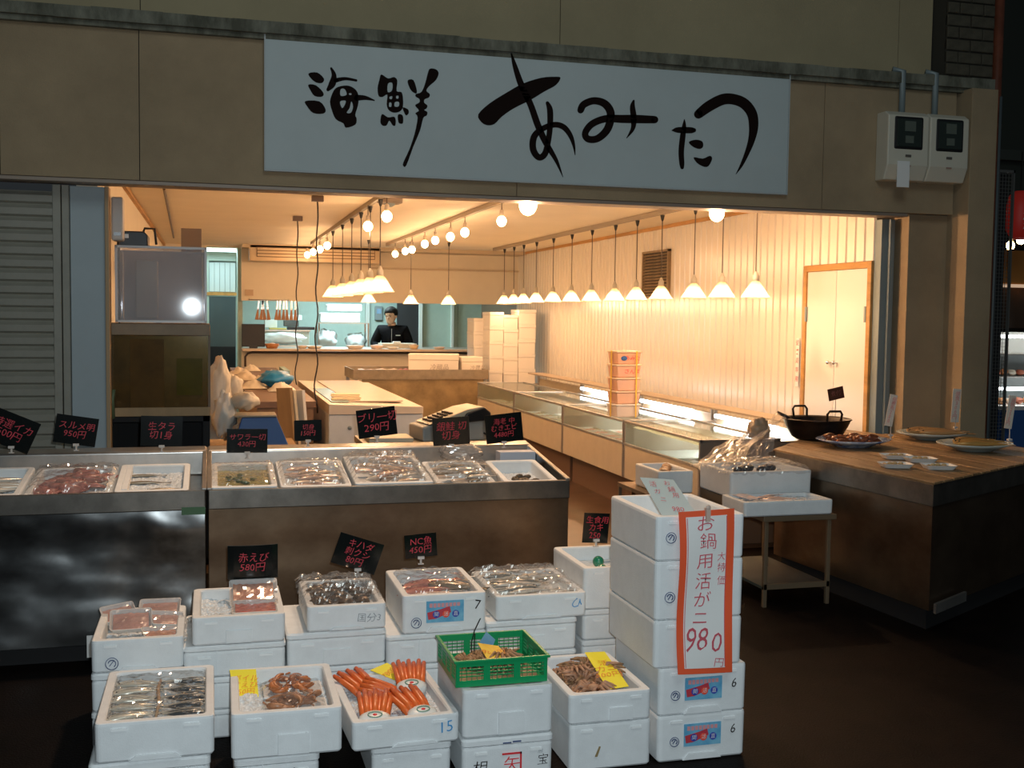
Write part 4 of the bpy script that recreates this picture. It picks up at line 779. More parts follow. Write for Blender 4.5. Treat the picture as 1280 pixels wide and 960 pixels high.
def squid(x, y, z, rz, L, label, group, m):
    t = thing('squid', label, 'squid', (x, y, z), rz, group)
    MB().tube([(-L*.5, 0, .015), (-L*.3, 0, .02), (0, 0, .022), (.1*L, 0, .02)], [.004, L*.10, L*.11, L*.07], 12).build('mantle', m, t, smooth=True)
    MB().prism([(-L*.5, 0), (-L*.32, L*.16), (-L*.2, 0), (-L*.32, -L*.16)], .010, .016, 'Z').build('fin', m, t)
    for i in range(6): MB().tube([(L*.1, (i-2.5)*.007, .018), (L*.28, (i-2.5)*.014, .015+.01*math.sin(i)), (L*.48, (i-2.5)*.018+.01*math.sin(i*2), .008)], [.007, .005, .002], 6).build('tentacle', m, t, smooth=True)
    return t
clipm = mat('clear_clip', (.62, .58, .54), .2)
def card(px, py, Y, wpx, hpx, tilt, lines, m, mi, label, size=.30, curve=0, zbase=None, name='price_card', sp=.95, dx=0, body2=None, yaw=0):
    q = at(px, py, Y=Y); sc = (Y*math.cos(_y)+q.x*math.sin(_y))/FPX; w, h = wpx*sc, hpx*sc; a = math.radians(tilt)
    zb = q.z-h/2-.03 if zbase is None else zbase
    t = thing(name, label, 'sign', (q.x+dx, Y, zb), math.radians(yaw)); zc = q.z-zb; R_ = Matrix.Translation((-dx, 0, zc)) @ Matrix.Rotation(a, 4, 'Y')
    n = 8; mb = MB()
    cf = lambda x: curve*(.5-2*(x/w)**2)*-.03
    mb.loft([[(x, cf(x), -h/2), (x, cf(x)+.002, -h/2), (x, cf(x)+.002, h/2), (x, cf(x), h/2)] for x in (w*(i/n-.5) for i in range(n+1))]).xf(R_).build('card', m, t)
    if lines:
        o = txt('\n'.join(lines), mi, h*size, t, (0, 0, 0), sp=sp); o.matrix_local = R_ @ Matrix.Translation((0, -.0025-(.02 if curve else 0), 0)) @ Matrix.Rotation(PI/2, 4, 'X')
    MB().box(-.014, .014, -.012, .006, .024, .036).tube([(0, -.003, 0), (0, -.003, .034)], .005, 6).box(-.012, .012, -.008, .006, 0, .004).build('clip', clipm, t)
    if zc-h/2 > .04: MB().tube([(0, -.003, .03), (-dx, .006, zc)], .003, 5).build('stem', clipm, t)
    return t
# ================================================================ steel fish counters
SL = math.atan(.09/.75); Y0 = 5.23
def fish_counter(x0, x1, label, sm=None):
    sm = sm or steel
    t = thing('fish_counter', label, 'counter', (x0, Y0, 0)); w = x1-x0; D = .80; zr = D*math.tan(SL)
    MB().prism([(.004, .09), (.004, .695), (.02, .695), (.02, .09)], .0, w, 'X').build('front_panel', sm, t, bev=.003)
    MB().box(-.0, w, -.012, .014, .695, .785).build('front_rim', steel_rim, t, bev=.004)
    for x in (0, w-.012): MB().prism([(.02, .0), (.02, .785), (D, .785+zr), (D, .0)], x, x+.012, 'X').build('side_panel', steel, t)
    for x in (-.006, w-.016): MB().prism([(-.0, .784), (-.0, .794), (D, .794+zr), (D, .784+zr)], x, x+.022, 'X').build('side_rim', steel_lit, t, bev=.003)
    MB().prism([(.014, .66), (.014, .67), (D, .67+zr), (D, .66+zr)], .012, w-.012, 'X').build('basin', steel_rim, t)
    MB().prism([(D-.09, .79+zr*.88), (D-.08, .80+zr*.88), (D, .80+zr), (D, .66+zr), (D-.09, .66+zr)], .0, w, 'X').build('rear_rim', steel_lit, t, bev=.004)
    MB().box(.05, w-.05, .08, .10, 0, .1).build('kick_plate', dark, t); MB().box(.02, w-.02, D-.02, D, 0, .66).build('back_panel', steel, t)
    return t
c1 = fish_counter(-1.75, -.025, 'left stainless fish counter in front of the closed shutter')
c2 = fish_counter(-.012, 1.735, 'middle stainless fish counter running to the shop entrance', steel_brown_refl)
bx('tape_piece', mat('green_tape', (.05, .13, .05), .5), (1.62, -.016, .675), (1.725, -.012, .71), c1)
tag(bx('paper_scrap', card_white, (-.54, 5.20, .045), (-.48, 5.204, .145)), 'scrap of white paper sticking out below the left counter', 'paper').rotation_euler = (0, .0, 0)
def xat(px, py, Y): return at(px, py, Y=Y).x
CB = [  # left px, right px at the front rim, front y px, length, label, rz
 (-45, 25, 620, .50, 'foam box of grey fish at the left edge of the picture, left counter', 0),
 (27, 139, 619, .50, 'white foam box of pinkish squid under loose film on the left counter', 0),
 (141, 237, 614, .50, 'white foam box with three dark fish on ice on the left counter', 0),
 (263, 348, 609, .46, 'white foam box of yellow-green soup stock, first on the middle counter', 0),
 (350, 441, 608, .50, 'white foam box of wrapped pieces, second on the middle counter', 0),
 (443, 543, 607, .55, 'largest foam box on the middle counter, heaped with glistening fish', 0),
 (546, 622, 605, .46, 'white foam box of brown fish spilling over, fourth on the middle counter', 0),
 (630, 699, 602, .44, 'white foam box of small dark shells, last on the middle counter', 0)]
CX = []
for i, (a, b, yy, L, lbx, rz) in enumerate(CB):
    yf = Y0+.035; z = at((a+b)/2, yy, Y=yf).z; x0, x1 = xat(a, yy, yf)+.002, xat(b, yy, yf)-.002; h = .115
    cy = yf+L/2; zc = z+(L/2)*math.tan(SL); rise = .012 if i in (5,) else 0
    t = foam_box(lbx, x0, x1, yf, yf+L, zc-h+rise+.003, zc+rise+.003, tilt=SL, handle='', lip=False)
    CX.append((x0, x1, yf, yf+L, zc+rise, t))
def inside(i, u, v, dz=0):               # a point inside counter box i, u across, v front to back, dz below the rim
    x0, x1, y0, y1, zc, t = CX[i]; return (x0+.03+(x1-x0-.06)*u, y0+.03+(y1-y0-.06)*v, zc+(v-.5)*(y1-y0-.06)*math.tan(SL)+dz)
random.seed(21)
def cice(i, dz, lab, m=None, amp=.008): x0, x1, y0, y1, zc, t = CX[i]; return ice(x0+.03, x1-.03, y0+.03, y1-.03, zc+dz, lab, SL, m, amp)
cice(0, -.045, 'crushed ice in the leftmost counter box'); 
for u, v, r_ in ((.45, .3, .3), (.6, .5, .1), (.5, .7, .4), (.75, .4, .2)): fish('silver', .20, *inside(0, u, v, -.035), r_, 'grey fish in the leftmost counter box', 'grey fish in the leftmost counter box', .25)
cice(1, -.05, 'crushed ice under the pinkish squid')
pinksq = mat('squid_pink', (.56, .24, .20), .25, var=.35, vscale=20, coat=.4)
for k in range(11): squid(*inside(1, .2+.6*((k*.37) % 1), .12+.07*k, -.035+.01*(k % 3)), random.uniform(-.9, .9)+PI*(k % 2), .22, 'pinkish squid under film on the left counter', 'pinkish squid on the left counter', pinksq)
wrap(CX[1][0]+.005, CX[1][1]+.0, CX[1][2]+.02, CX[1][3]-.01, CX[1][4]+.012, 'loose shiny film over the pinkish squid', SL, .016, .01, 2)
cice(2, -.035, 'smooth crushed ice around the three dark fish')
for j, (u, v, r_, L) in enumerate(((.33, .78, .05, .17), (.35, .47, -.02, .20), (.68, .2, .2, .17))): fish('dark', L, *inside(2, u, v, -.034), r_, ['dark fish at the back of the ice box on the left counter', 'dark fish in the middle of the ice box on the left counter', 'dark fish at the front of the ice box on the left counter'][j], 'three dark fish on ice', .16)
tag(bx('divider_strip', foam, (-.012, -.22, -.02), (.012, .22, .01)), 'pale foam divider strip in the box of three dark fish', 'divider').location = (CX[2][0]+.045, (CX[2][2]+CX[2][3])/2, CX[2][4]-.006); bpy.data.objects['divider_strip'].rotation_euler = (SL, 0, 0)
broth = mat('soup_stock', (.42, .38, .14), .15, col2=(.34, .27, .10), vscale=14, bump=.3, bscale=30, coat=.5)
cice(3, -.028, 'yellow-green soup stock in the first box of the middle counter', broth, .003)
for k in range(12): o = blob('leafy_green', inside(3, random.uniform(.2, .75), random.uniform(.3, .75), -.028), (.016, .012, .006), mat('leaf_green', (.05, .10, .03), .4), 40+k, 'clump of dark greens floating in the yellow-green soup stock', 'greens', n=10); o['group'] = 'greens in the soup stock'
wrap(CX[3][0]-.01, CX[3][1]+.005, CX[3][2]+.01, CX[3][3]-.01, CX[3][4]+.004, 'thin film over the soup stock box', SL, .006, .015, 3, hump=.0)
brownish = [FM['brown'], FM['pink']]
cice(4, -.05, 'ice in the second box of the middle counter')
for k in range(12): fish('pink' if k % 2 else 'brown', .16, *inside(4, random.uniform(.25, .75), .08+.065*k, -.04+.008*(k % 3)), random.uniform(-1, 1), 'pinkish brown fish piece in the second box of the middle counter', 'fish pieces in the second middle-counter box', .24)
wrap(CX[4][0]+.0, CX[4][1]-.0, CX[4][2]+.01, CX[4][3]-.02, CX[4][4]+.006, 'shiny film over the second box of the middle counter', SL, .012, .02, 5)
for k in range(16): fish(['pink', 'brown', 'silver'][k % 3], .18, *inside(5, random.uniform(.2, .8), .08+.052*k, -.04+.012*(k % 4)), random.uniform(-1.2, 1.2), 'glistening reddish fish heaped in the largest counter box', 'fish in the largest counter box', .24)
wrap(CX[5][0]+.0, CX[5][1]-.0, CX[5][2]+.01, CX[5][3]-.02, CX[5][4]+.014, 'bunched glistening film over the largest counter box', SL, .022, .02, 7, hump=.02)
for k in range(14): fish(['brown', 'dark', 'silver'][k % 3], .15, *inside(6, random.uniform(.1, .95), .05+.06*k, -.025+.012*(k % 3)), random.uniform(-.7, .7), 'brown fish in the fourth box of the middle counter', 'brown fish in the fourth middle-counter box', .24)
wrap(CX[6][0]+.0, CX[6][1]+.03, CX[6][2]+.01, CX[6][3]-.1, CX[6][4]+.010, 'film spilling from the fourth box toward the fifth', SL, .016, .02, 8, hump=.015)
cice(7, -.06, 'ice under the small dark shells')
shell_m = mat('dark_shell', (.10, .075, .05), .35, var=.4, vscale=30)
for k in range(22): o = blob('shellfish', inside(7, random.uniform(.35, .85), random.uniform(.1, .62), -.056), (.022, .016, .012), shell_m, 60+k, 'small dark shellfish in the last box of the middle counter', 'shellfish', n=10); o['group'] = 'shellfish in the last counter box'
tag(bx('paper_packet', mat('packet_p', (.55, .58, .66), .6), (-.1, -.05, 0), (.1, .05, .06)), 'pale lilac packet behind the last box of the middle counter', 'packet').location = (1.62, 5.83, .80)
blob('plastic_bag', (1.32, 5.87, .80), (.12, .05, .05), film_dull, 31, 'clear plastic bag crumpled behind the fourth counter box', 'bag')
# price cards on the counters
YC = 5.86
PK = pink_ink
card(14, 538, YC, 58, 42, 24, ['特選イカ', '500円'], card_black, PK, 'tilted black price card at the left edge of the picture')
card(95, 538, YC, 50, 36, 9, ['スルメ明', '950円'], card_black, PK, 'black price card above the pinkish squid box')
card(202, 539, YC, 50, 38, 2, ['生タラ', '切1身'], card_black, PK, 'black price card reading raw cod above the three dark fish')
card(309, 551, YC, 50, 30, 1, ['サワラ一切', '430円'], card_black, PK, 'black price card above the yellow-green soup stock box')
card(385, 538, YC, 34, 26, -1, ['切身', '150円'], card_black, PK, 'smallest black price card, above the second middle-counter box')
card(471, 528, YC, 49, 36, -7, ['ブリ一切', '290円'], card_black, PK, 'black price card reading buri 290 yen above the largest counter box', .36)
card(564, 539, YC, 47, 35, -3, ['銀鮭 切', '切身'], card_black, PK, 'black price card in front of the cash register', .34)
card(630, 535, YC, 48, 36, -6, ['海老 中', 'むきエビ', '4480円'], card_black, PK, 'black price card with three lines, rightmost on the middle counter', .24)
# cash register on its stand
t = thing('cash_register', 'cream and black cash register behind the middle counter', 'cash register', (1.60, 7.5, .745), .15)
crm = mat('register_cream', (.60, .52, .38), .35); MB().prism([(-.24, 0), (-.24, .10), (-.10, .13), (.22, .22), (.24, .20), (.24, 0)], -.14, .16, 'Y').build('body', mat('register_grey', (.35, .36, .34), .4), t, bev=.012)
MB().prism([(-.20, .118), (-.10, .150), (.08, .215), (.19, .232), (.22, .222), (.10, .175), (-.10, .125)], -.15, .15, 'Y').build('top_cover', crm, t, bev=.006)
MB().prism([(.03, .12), (.07, .19), (.20, .228), (.25, .19), (.25, .14)], -.165, -.12, 'Y').build('display_hood', black_pl, t, bev=.01)
MB().box(-.16, .0, -.146, -.13, .03, .09).build('drawer', mat('register_grey2', (.28, .29, .28), .5), t, bev=.004)
kb = MB()
for i in range(5):
    for j in range(4): kb.box(-.17+i*.035, -.145+i*.035, -.09+j*.045, -.06+j*.045, .13+i*.011, .142+i*.012)
tag(kb.build('keys', black_pl, t), kind='stuff'); MB().tube([(.2, -.15, .05), (.23, -.17, .03), (.25, -.16, .01), (.26, -.05, .008)], .006).build('cable', black_pl, t, smooth=True)
t = thing('register_stand', 'plain stand carrying the cash register', 'stand', (1.6, 7.55, 0)); bx('board', mat('stand_board', (.55, .46, .32), .5), (-.62, -.25, .70), (.32, .25, .743), t, .005); bx('cabinet', base_m, (-.58, -.2, 0), (.28, .22, .699), t)
tag(bx('cream_pad', mat('pad', (.66, .60, .46), .5), (1.02, 7.32, .745), (1.32, 7.6, .775), None, .006), 'flat cream pad left of the cash register', 'pad')

# ================================================================ front display of foam boxes
fa = foam_box('white foam box of dark-backed silver sardines, front row left', -.357, .010, 3.60, 4.14, .178, .308, handle='slot')
foam_box('white foam box under the sardine box, resting on the ground', -.375, -.005, 3.61, 4.12, 0, .176, closed=True, handle='')
fb = foam_box('white foam box of orange-brown shrimps with a yellow card', .060, .422, 3.60, 4.08, .150, .303, handle='arch', hx=.02, rz=-.01)
fbu = foam_box('narrow ribbed foam box under the box of orange-brown shrimps', .070, .345, 3.62, 4.05, 0, .148, closed=True, handle='lines'); fmark(fbu, '鮮魚', ink, .035, .04, .085)
fc = foam_box('white foam box packed with orange crab legs, front row', .436, .808, 3.60, 4.10, .146, .246, handle='slot', rz=.05, hx=.03)
fmark(fc, '15', blue_ink, .055, .135, .055, -.2)
foam_box('plain foam box under the box of crab legs', .520, .795, 3.63, 4.1, 0, .144, closed=True, handle='')
fd = foam_box('tall closed foam box directly under the green basket', .826, 1.152, 3.60, 4.05, .153, .323, closed=False, handle='arch', hx=.01)
fdu = foam_box('lidded foam box printed with a red framed character, on the ground', .826, 1.152, 3.60, 4.06, 0, .151, closed=True, handle='')
fmark(fdu, '相', ink, .052, -.10, .045); fmark(fdu, '矢', red_ink, .058, .012, .052); fmark(fdu, '宝', ink, .042, .125, .058); fmark(fdu, '魚', grey_ink, .020, .115, .092)
MB().box(-.022, .048, -.2335, -.230, .088, .094).box(.042, .048, -.2335, -.230, .0, .094).build('marking', red_ink, fdu); MB().box(-.02, .01, -.2335, -.23, .128, .132).box(.015, .045, -.2335, -.23, .13, .135).build('marking', mat('stamp_navy', (.06, .09, .2), .6), fdu)
fe = foam_box('white foam box of brown crabs with a long yellow card, beside the tall stack', 1.208, 1.520, 3.60, 4.06, .168, .276, handle='arch', hx=.04)
feu = foam_box('scuffed foam box under the crab box, on the ground', 1.212, 1.522, 3.60, 4.08, 0, .166, closed=False, handle=''); MB().prism([(-.06, .05), (-.045, .085), (-.04, .085), (-.052, .05)], -.2435, -.238, 'Y').build('stain', mat('stain', (.30, .22, .10), .8), feu)
# tall stack
zz = [0, .170, .345, .520, .735, .897]; sl = ['lowest foam box of the tall stack, marked 6, on the ground', 'second lowest foam box of the tall stack, marked 6', 'third foam box from the ground in the tall stack, behind the banner foot', 'foam box with a round stamp, second from the top of the tall stack', 'open foam box on top of the tall stack holding a grey card']
stk = []
for i in range(5):
    dx = 0 if i < 2 else -.022
    t = foam_box(sl[i], 1.545+dx, 1.893+dx, 3.60, 4.06+(.02 if i > 1 else 0), zz[i]+.001, zz[i+1], handle='slot' if i < 2 else '', rz=0, closed=False, m=foam if i < 2 else foam); stk.append(t)
    if i < 2: sticker(t, .0, .095, .145, .082); fmark(t, '6', ink, .05, .12, .105); ring_logo(t, -.11, .075, .017)
    if i > 2: ring_logo(t, -.118, .085, .019)
sticker(stk[4], -.03, .10, .1, .07)
# banner hanging on the tall stack
bn = thing('paper_banner', 'tall white paper banner with orange border and red handwriting on the foam stack', 'banner', (1.745, 3.585, .345)); q1 = [at(848, 640, Y=3.585), at(917, 635, Y=3.585), at(914, 839, Y=3.585), at(846, 842, Y=3.585)]
def bq(u, v, off=0):
    a = q1[0].lerp(q1[1], u); b = q1[3].lerp(q1[2], u); p = a.lerp(b, v); p.y -= off+.006*math.sin(v*7+u*2)+.008*v; p.x += .004*math.sin(v*6); return p-Vector((1.745, 3.585, .345))
MB().grid(lambda u, v: bq(u, v), 10, 26).build('paper', orange_border, bn)
MB().grid(lambda u, v: bq(.12+.74*u, .035+.93*v, .0022), 10, 26).build('sheet', card_white, bn)
for u in (.135, .845): MB().grid(lambda a, b: bq(u+a*.012, .04+.92*b, .0035), 1, 20).build('border_line', thinred, bn)
def bt_(ch, u, v, s, m=thinred, sx=1, sk=0):
    p = bq(u, v, .0048); o = txt(ch, m, s, bn, (p.x, p.y, p.z), (PI/2, sk, 0)); o.scale.x = sx; return o
for ch, u, v, s in (('お', .46, .085, .062), ('鍋', .50, .20, .064), ('用', .46, .315, .062), ('活', .44, .44, .062), ('が', .44, .555, .060), ('ニ', .42, .665, .062)): bt_(ch, u, v, s, sx=1.1)
for ch, u, v, s in (('大', .76, .29, .032), ('特', .77, .36, .036), ('価', .78, .44, .038)): bt_(ch, u, v, s)
for ch, u, v, s, sx in (('9', .24, .80, .125, .75), ('8', .46, .79, .115, .75), ('0', .70, .82, .105, .8), ('円', .74, .935, .040, 1)): bt_(ch, u, v, s, sx=sx, sk=.08)
q = at(884, 636, Y=3.58); tag(MB().box(-.008, .008, -.008, .012, -.02, .028).ball((0, -.004, .03), (.010, .006, .010)).build('clothes_peg', mat('peg', (.55, .42, .35), .5)), 'small clip holding the top of the orange-bordered banner', 'clip').location = (q.x, 3.575, .900)
g = thing('grey_card', 'grey handwritten card leaning inside the top box of the tall stack', 'sign', (1.63, 3.72, .80)); Q = [at(800, 597, Y=3.82), at(842, 600, Y=3.82), at(872, 645, Y=3.66), at(828, 645, Y=3.66)]; off = Vector((1.63, 3.72, .80)); Q[2].z = max(Q[2].z, .79)
MB().loft([[Q[3]-off, Q[2]-off, Q[2]-off+Vector((0, .002, .001)), Q[3]-off+Vector((0, .002, .001))], [Q[0]-off, Q[1]-off, Q[1]-off+Vector((0, .002, .001)), Q[0]-off+Vector((0, .002, .001))]]).build('card', card_grey, g)
ex = (Q[1]-Q[0]).normalized(); ey = (Q[0]-Q[3]).normalized(); ez = ex.cross(ey).normalized(); ey2 = ez.cross(ex)
def gt(ch, u, v, s):
    p = Q[0].lerp(Q[1], u).lerp(Q[3].lerp(Q[2], u), v)-off+ez*.003; M_ = Matrix((ex, ey2, ez)).transposed().to_4x4(); M_.translation = p; o = txt(ch, thinred, s, g, (0, 0, 0)); o.matrix_local = M_
for ch, u, v, s in (('お', .70, .13, .030), ('鍋', .72, .30, .030), ('用', .74, .46, .028), ('活', .26, .18, .030), ('ガ', .26, .38, .028), ('ニ', .30, .58, .028), ('980', .55, .84, .034)): gt(ch, u, v, s)

# back row stacks
def stack(name_pos, x0, x1, y0, L, zs, marks=None, lower=(0, 0), m=None, top_label='', handles=('arch',)):
    top = foam_box(top_label, x0, x1, y0, y0+L, zs[0]+.001, zs[1], handle=handles[0], m=m or foam)
    n = len(zs)-2; z_hi = zs[0]
    for i in range(n):
        z1, z0 = zs[2+i-0] if False else (zs[0] if i == 0 else zs[1+i]), zs[2+i]
        foam_box('foam box %s under the %s' % (['directly', 'second', 'third'][i], name_pos), x0+lower[0], x1+lower[1], y0+.004, y0+L, z0+.001, z1, closed=True, handle=(handles[1] if len(handles) > 1 else 'lines'), m=m or foam)
    return top
YBK = 4.20
sf = stack('box of pink shrimp trays', -.424, -.098, YBK, .46, (.280, .402, .135, 0), top_label='foam box heaped with film-wrapped trays of pink fillets, back row left', handles=('slot', 'arch')); ring_logo(sf, -.09, .035, .022)
sgg = stack('box with two orange trays', -.072, .272, YBK, .46, (.358, .466, .235, .11, 0), lower=(-.03, 0), top_label='foam box with two trays of orange roe over ice, back row', handles=('arch', 'lines'))
shh = stack('box of wrapped dark shellfish', .352, .660, YBK+.02, .44, (.378, .478, .24, .12, 0), lower=(-.075, .0), top_label='foam box of dark shellfish bulging with film, back row', handles=('slot', 'arch')); fmark(shh, '国分3', grey_ink, .038, .085, .045)
sii = stack('box marked 7', .718, 1.058, YBK, .46, (.352, .505, .23, .115, 0), lower=(-.06, 0), top_label='foam box marked 7 with a red fish, back row', handles=('slot', 'lines')); sticker(sii, -.0, .085, .15, .085); fmark(sii, '7', ink, .055, .13, .105, .1); ring_logo(sii, -.115, .045, .020)
sjj = stack('wide box of silver fish', 1.095, 1.48, YBK, .46, (.382, .482, .25, .125, 0), lower=(-.035, -.04), top_label='wide foam box of silver fish under glistening film, back row', handles=('slot', 'arch')); fmark(sjj, 'ひ', blue_ink, .05, .145, .055, .2)
skk = stack('box with green bottles', 1.484, 1.80, 4.26, .44, (.390, .565, .26, .13, 0), lower=(.0, 0), top_label='foam box with green glass floats half hidden by the tall stack', handles=('', ''))
# ---- contents, front row
random.seed(31)
ice(-.335, -.012, 3.625, 4.115, .262, 'thin crushed ice under the sardines')
for k in range(22):
    lft = k % 2; row = k//2; L = random.uniform(.150, .165)
    fish('sardine', L, (-.256 if lft else -.088)+random.uniform(-.006, .006), 3.665+.040*row+random.uniform(-.006, .006), .268+.008*(row % 2), (0 if lft else PI)+random.uniform(-.22, .22), 'silver sardine with a dark back in the front left foam box', 'sardines in the front left box', .26)
MB().tube([(-.175, 3.68, .288), (-.17, 3.8, .296), (-.18, 3.95, .296), (-.175, 4.06, .288)], [.004, .006, .006, .004]).build('binding_straw', mat('straw', (.50, .32, .18), .6), smooth=True); tag(bpy.data.objects['binding_straw'], 'brown binding laid across the sardines', 'binding')
wrap(-.33, -.015, 3.62, 4.11, .295, 'clear film stretched over the sardines', 0, .010, .005, 11, hump=.0)
shr = mat('shrimp_orange', (.50, .17, .06), .35, var=.35, vscale=30); shr2 = mat('shrimp_brown', (.40, .19, .10), .35, var=.35, vscale=30)
ice(.088, .394, 3.625, 4.055, .255, 'crushed ice in the box of orange-brown shrimps')
for k, (cy, m_) in enumerate(((3.92, shr), (3.74, shr2))):
    t = thing('shrimp_pack', ['film pack of orange shrimps at the back of the box with the yellow card', 'film pack of browner shrimps at the front of the box with the yellow card'][k], 'shrimp pack', (.27, cy, .262)); bx('tray', card_white, (-.095, -.07, 0), (.11, .07, .006), t)
    for j in range(18): o = link('shrimp', shrimp_me(m_, .065), t, (random.uniform(-.08, .07), random.uniform(-.05, .04), .008+.006*(j//4)), (random.uniform(-.4, .4), random.uniform(-.5, .3), random.uniform(0, 6.3)))
    MB().grid(lambda u, v: ((u-.5)*.21, (v-.5)*.15, .012+.045*math.sin(PI*u)*math.sin(PI*v)+.008*noise.noise(Vector((u*9, v*9, k)))), 20, 16).build('film', film, t)
crabm = mat('crab_leg_orange', (.78, .16, .035), .35, var=.3, vscale=18)
ice(.46, .785, 3.64, 4.07, .205, 'crushed ice in the crab leg box', amp=.01)
legm = MB().tube([(0, 0, 0), (0, .05, .004), (0, .10, .002), (0, .15, -.004)], [.012, .013, .011, .008], 7).data('crab_leg', crabm, True)
for k, (x, y, rz_, z, nm) in enumerate(((.53, 3.98, .5, .225, 'back left'), (.545, 3.73, -.15, .225, 'front left'), (.68, 3.74, .35, .226, 'front right'), (.71, 3.97, -.1, .245, 'back right'), (.615, 3.92, 1.2, .215, 'middle'))):
    t = thing('crab_leg_pack', 'fan of orange crab legs in a white round wrapper, %s in its foam box' % nm, 'crab legs', (x, y, z), rz_); t.rotation_euler = (.25, 0, rz_)
    for j in range(7): link('crab_leg', legm, t, (-.036+j*.012, -.05, .006+.010*(j % 2)), (.1, 0, (j-3)*-.05))
    MB().lathe([(.046, 0), (.056, .006), (.054, .024), (.038, .034), (.005, .036)], 20, (0, -.062, 0), 1, .75).build('wrapper', mat('wrapper_white', (.80, .82, .80), .35), t, smooth=True)
    MB().tube([(.024*math.cos(a), -.062+.016*math.sin(a), .037) for a in (2*PI*j/16 for j in range(17))], .002, 4).build('print', mat('print_green', (.15, .30, .22), .5), t); MB().ball((0, -.062, .036), (.008, .006, .003)).build('print', red_ink, t)
# green basket
gb = thing('green_basket', 'green plastic mesh basket of brown crabs with a yellow card', 'basket', (.985, 3.86, .325), .0); q = [at(571, 862, Z=.335), at(684, 853, Z=.335)]
w, d, h = .325, .31, .088
def gwall(a, b, n):
    a, b = Vector(a), Vector(b); mb = MB(); u = (b-a).normalized(); L = (b-a).length; nrm = Vector((u.y, -u.x, 0))
    def seg(s0, s1, z0, z1, th=.004): 
        p = [a+u*s0-nrm*th/2, a+u*s1-nrm*th/2, a+u*s1+nrm*th/2, a+u*s0+nrm*th/2]; mb.loft([[(v.x, v.y, z0) for v in p], [(v.x, v.y, z1) for v in p]])
    seg(0, L, 0, .022); seg(0, L, h-.018, h, .005); 
    for i in range(n+1): seg(max(0, i*L/n-.012), min(L, i*L/n+.012), .022, h-.018)
    for z in (.034, .046, .058, .070): seg(0, L, z, z+.004, .003)
    for i in range(n*6): seg(i*L/(n*6), i*L/(n*6)+.0018, .02, h-.018, .003)
    return mb
cs = [(-w/2, -d/2, 0), (w/2, -d/2, 0), (w/2, d/2, 0), (-w/2, d/2, 0)]
for i in range(4): gwall(cs[i], cs[(i+1) % 4], 3 if i % 2 == 0 else 4).build('side_wall', green_pl, gb)
MB().box(-w/2, w/2, -d/2, d/2, 0, .004).build('bottom', green_pl, gb); frame = MB().box(-w/2-.010, w/2+.010, -d/2-.010, -d/2+.002, h-.003, h+.006).box(-w/2-.010, w/2+.010, d/2-.002, d/2+.010, h-.003, h+.006).box(-w/2-.010, -w/2+.002, -d/2, d/2, h-.003, h+.006).box(w/2-.002, w/2+.010, -d/2, d/2, h-.003, h+.006).build('rim', green_pl, gb, bev=.002)
gb.location = (.972, 3.79, .325); cbm = mat('crab_brown', (.34, .19, .09), .5, var=.4, vscale=22); cpm = mat('crab_pinkish', (.46, .25, .15), .5, var=.35, vscale=22)
random.seed(8)
for k in range(8): crab(.92+random.uniform(-.03, .10), 3.74+random.uniform(0, .11), .338+.012*(k//3), random.uniform(0, 6), random.uniform(.50, .62), 'brown crab in the green basket', 'crabs in the green basket', cbm, (random.uniform(-.3, .3), random.uniform(-.3, .3)))
for k in range(44): crab(1.277+.175*random.random(), 3.685+.28*random.random(), .214+.008*(k//6), random.uniform(0, 6), random.uniform(.48, .60), 'light brown crab in the foam box beside the tall stack', 'crabs in the foam box beside the tall stack', cpm if k % 3 else cbm, (random.uniform(-.5, .5), random.uniform(-.5, .5)))
tag(bx('ice_bed', ice_m, (1.235, 3.63, .20), (1.495, 4.03, .218)), 'ice bed under the light brown crabs', 'ice', kind='stuff')
tag(bx('basket_liner', mat('basket_liner', (.25, .18, .10), .7), (.83, 3.66, .3295), (1.115, 3.92, .336)), 'damp paper liner in the green basket', 'liner')
# yellow and blue cards
def flatcard(name, pxs, ys, m, lines, s, label, cat='sign', ink_=red_ink, sx=1):
    Q = [at(x, y, Y=Y) for (x, y), Y in zip(pxs, ys)]; c = (Q[0]+Q[1]+Q[2]+Q[3])/4; t = thing(name, label, cat, c); th = Vector((0, .0015, .0015)); mb = MB(); mb.loft([[p-c for p in Q], [p-c+th for p in Q]]).build('card', m, t)
    ex = ((Q[1]-Q[0])+(Q[2]-Q[3])).normalized(); ey = ((Q[0]-Q[3])+(Q[1]-Q[2])).normalized(); ez = ex.cross(ey).normalized(); ey = ez.cross(ex); M_ = Matrix((ex, ey, ez)).transposed().to_4x4(); M_.translation = ez*.004
    if lines: o = txt('\n'.join(lines), ink_, s, t, (0, 0, 0), sp=1.0); o.matrix_local = M_ @ Matrix.Scale(sx, 4, (1, 0, 0))
    return t
yi = mat('orange_marker', (.80, .25, .02), .6)
flatcard('yellow_card', [(287, 838), (320, 837), (324, 877), (294, 878)], [4.02, 4.02, 3.90, 3.90], yellow, ['ボイル', '甘えび', '150円'], .030, 'square yellow price card standing in the shrimp box', ink_=yi)
flatcard('yellow_card', [(463, 838), (484, 829), (506, 842), (500, 853)], [4.09, 4.12, 4.05, 4.0], yellow, ['780円'], .034, 'small yellow card behind the crab leg packs', ink_=yi)
flatcard('yellow_card', [(597, 804), (623, 808), (638, 825), (611, 828)], [3.84, 3.84, 3.72, 3.72], mat('amber_card', (.90, .58, .05), .6), ['980円'], .036, 'amber price card lying in the green basket', ink_=yi)
flatcard('yellow_card', [(731, 816), (756, 815), (786, 858), (760, 862)], [3.92, 3.92, 3.66, 3.66], yellow, ['活', 'カニ', '500円'], .042, 'long yellow price card leaning over the light brown crabs', ink_=yi)
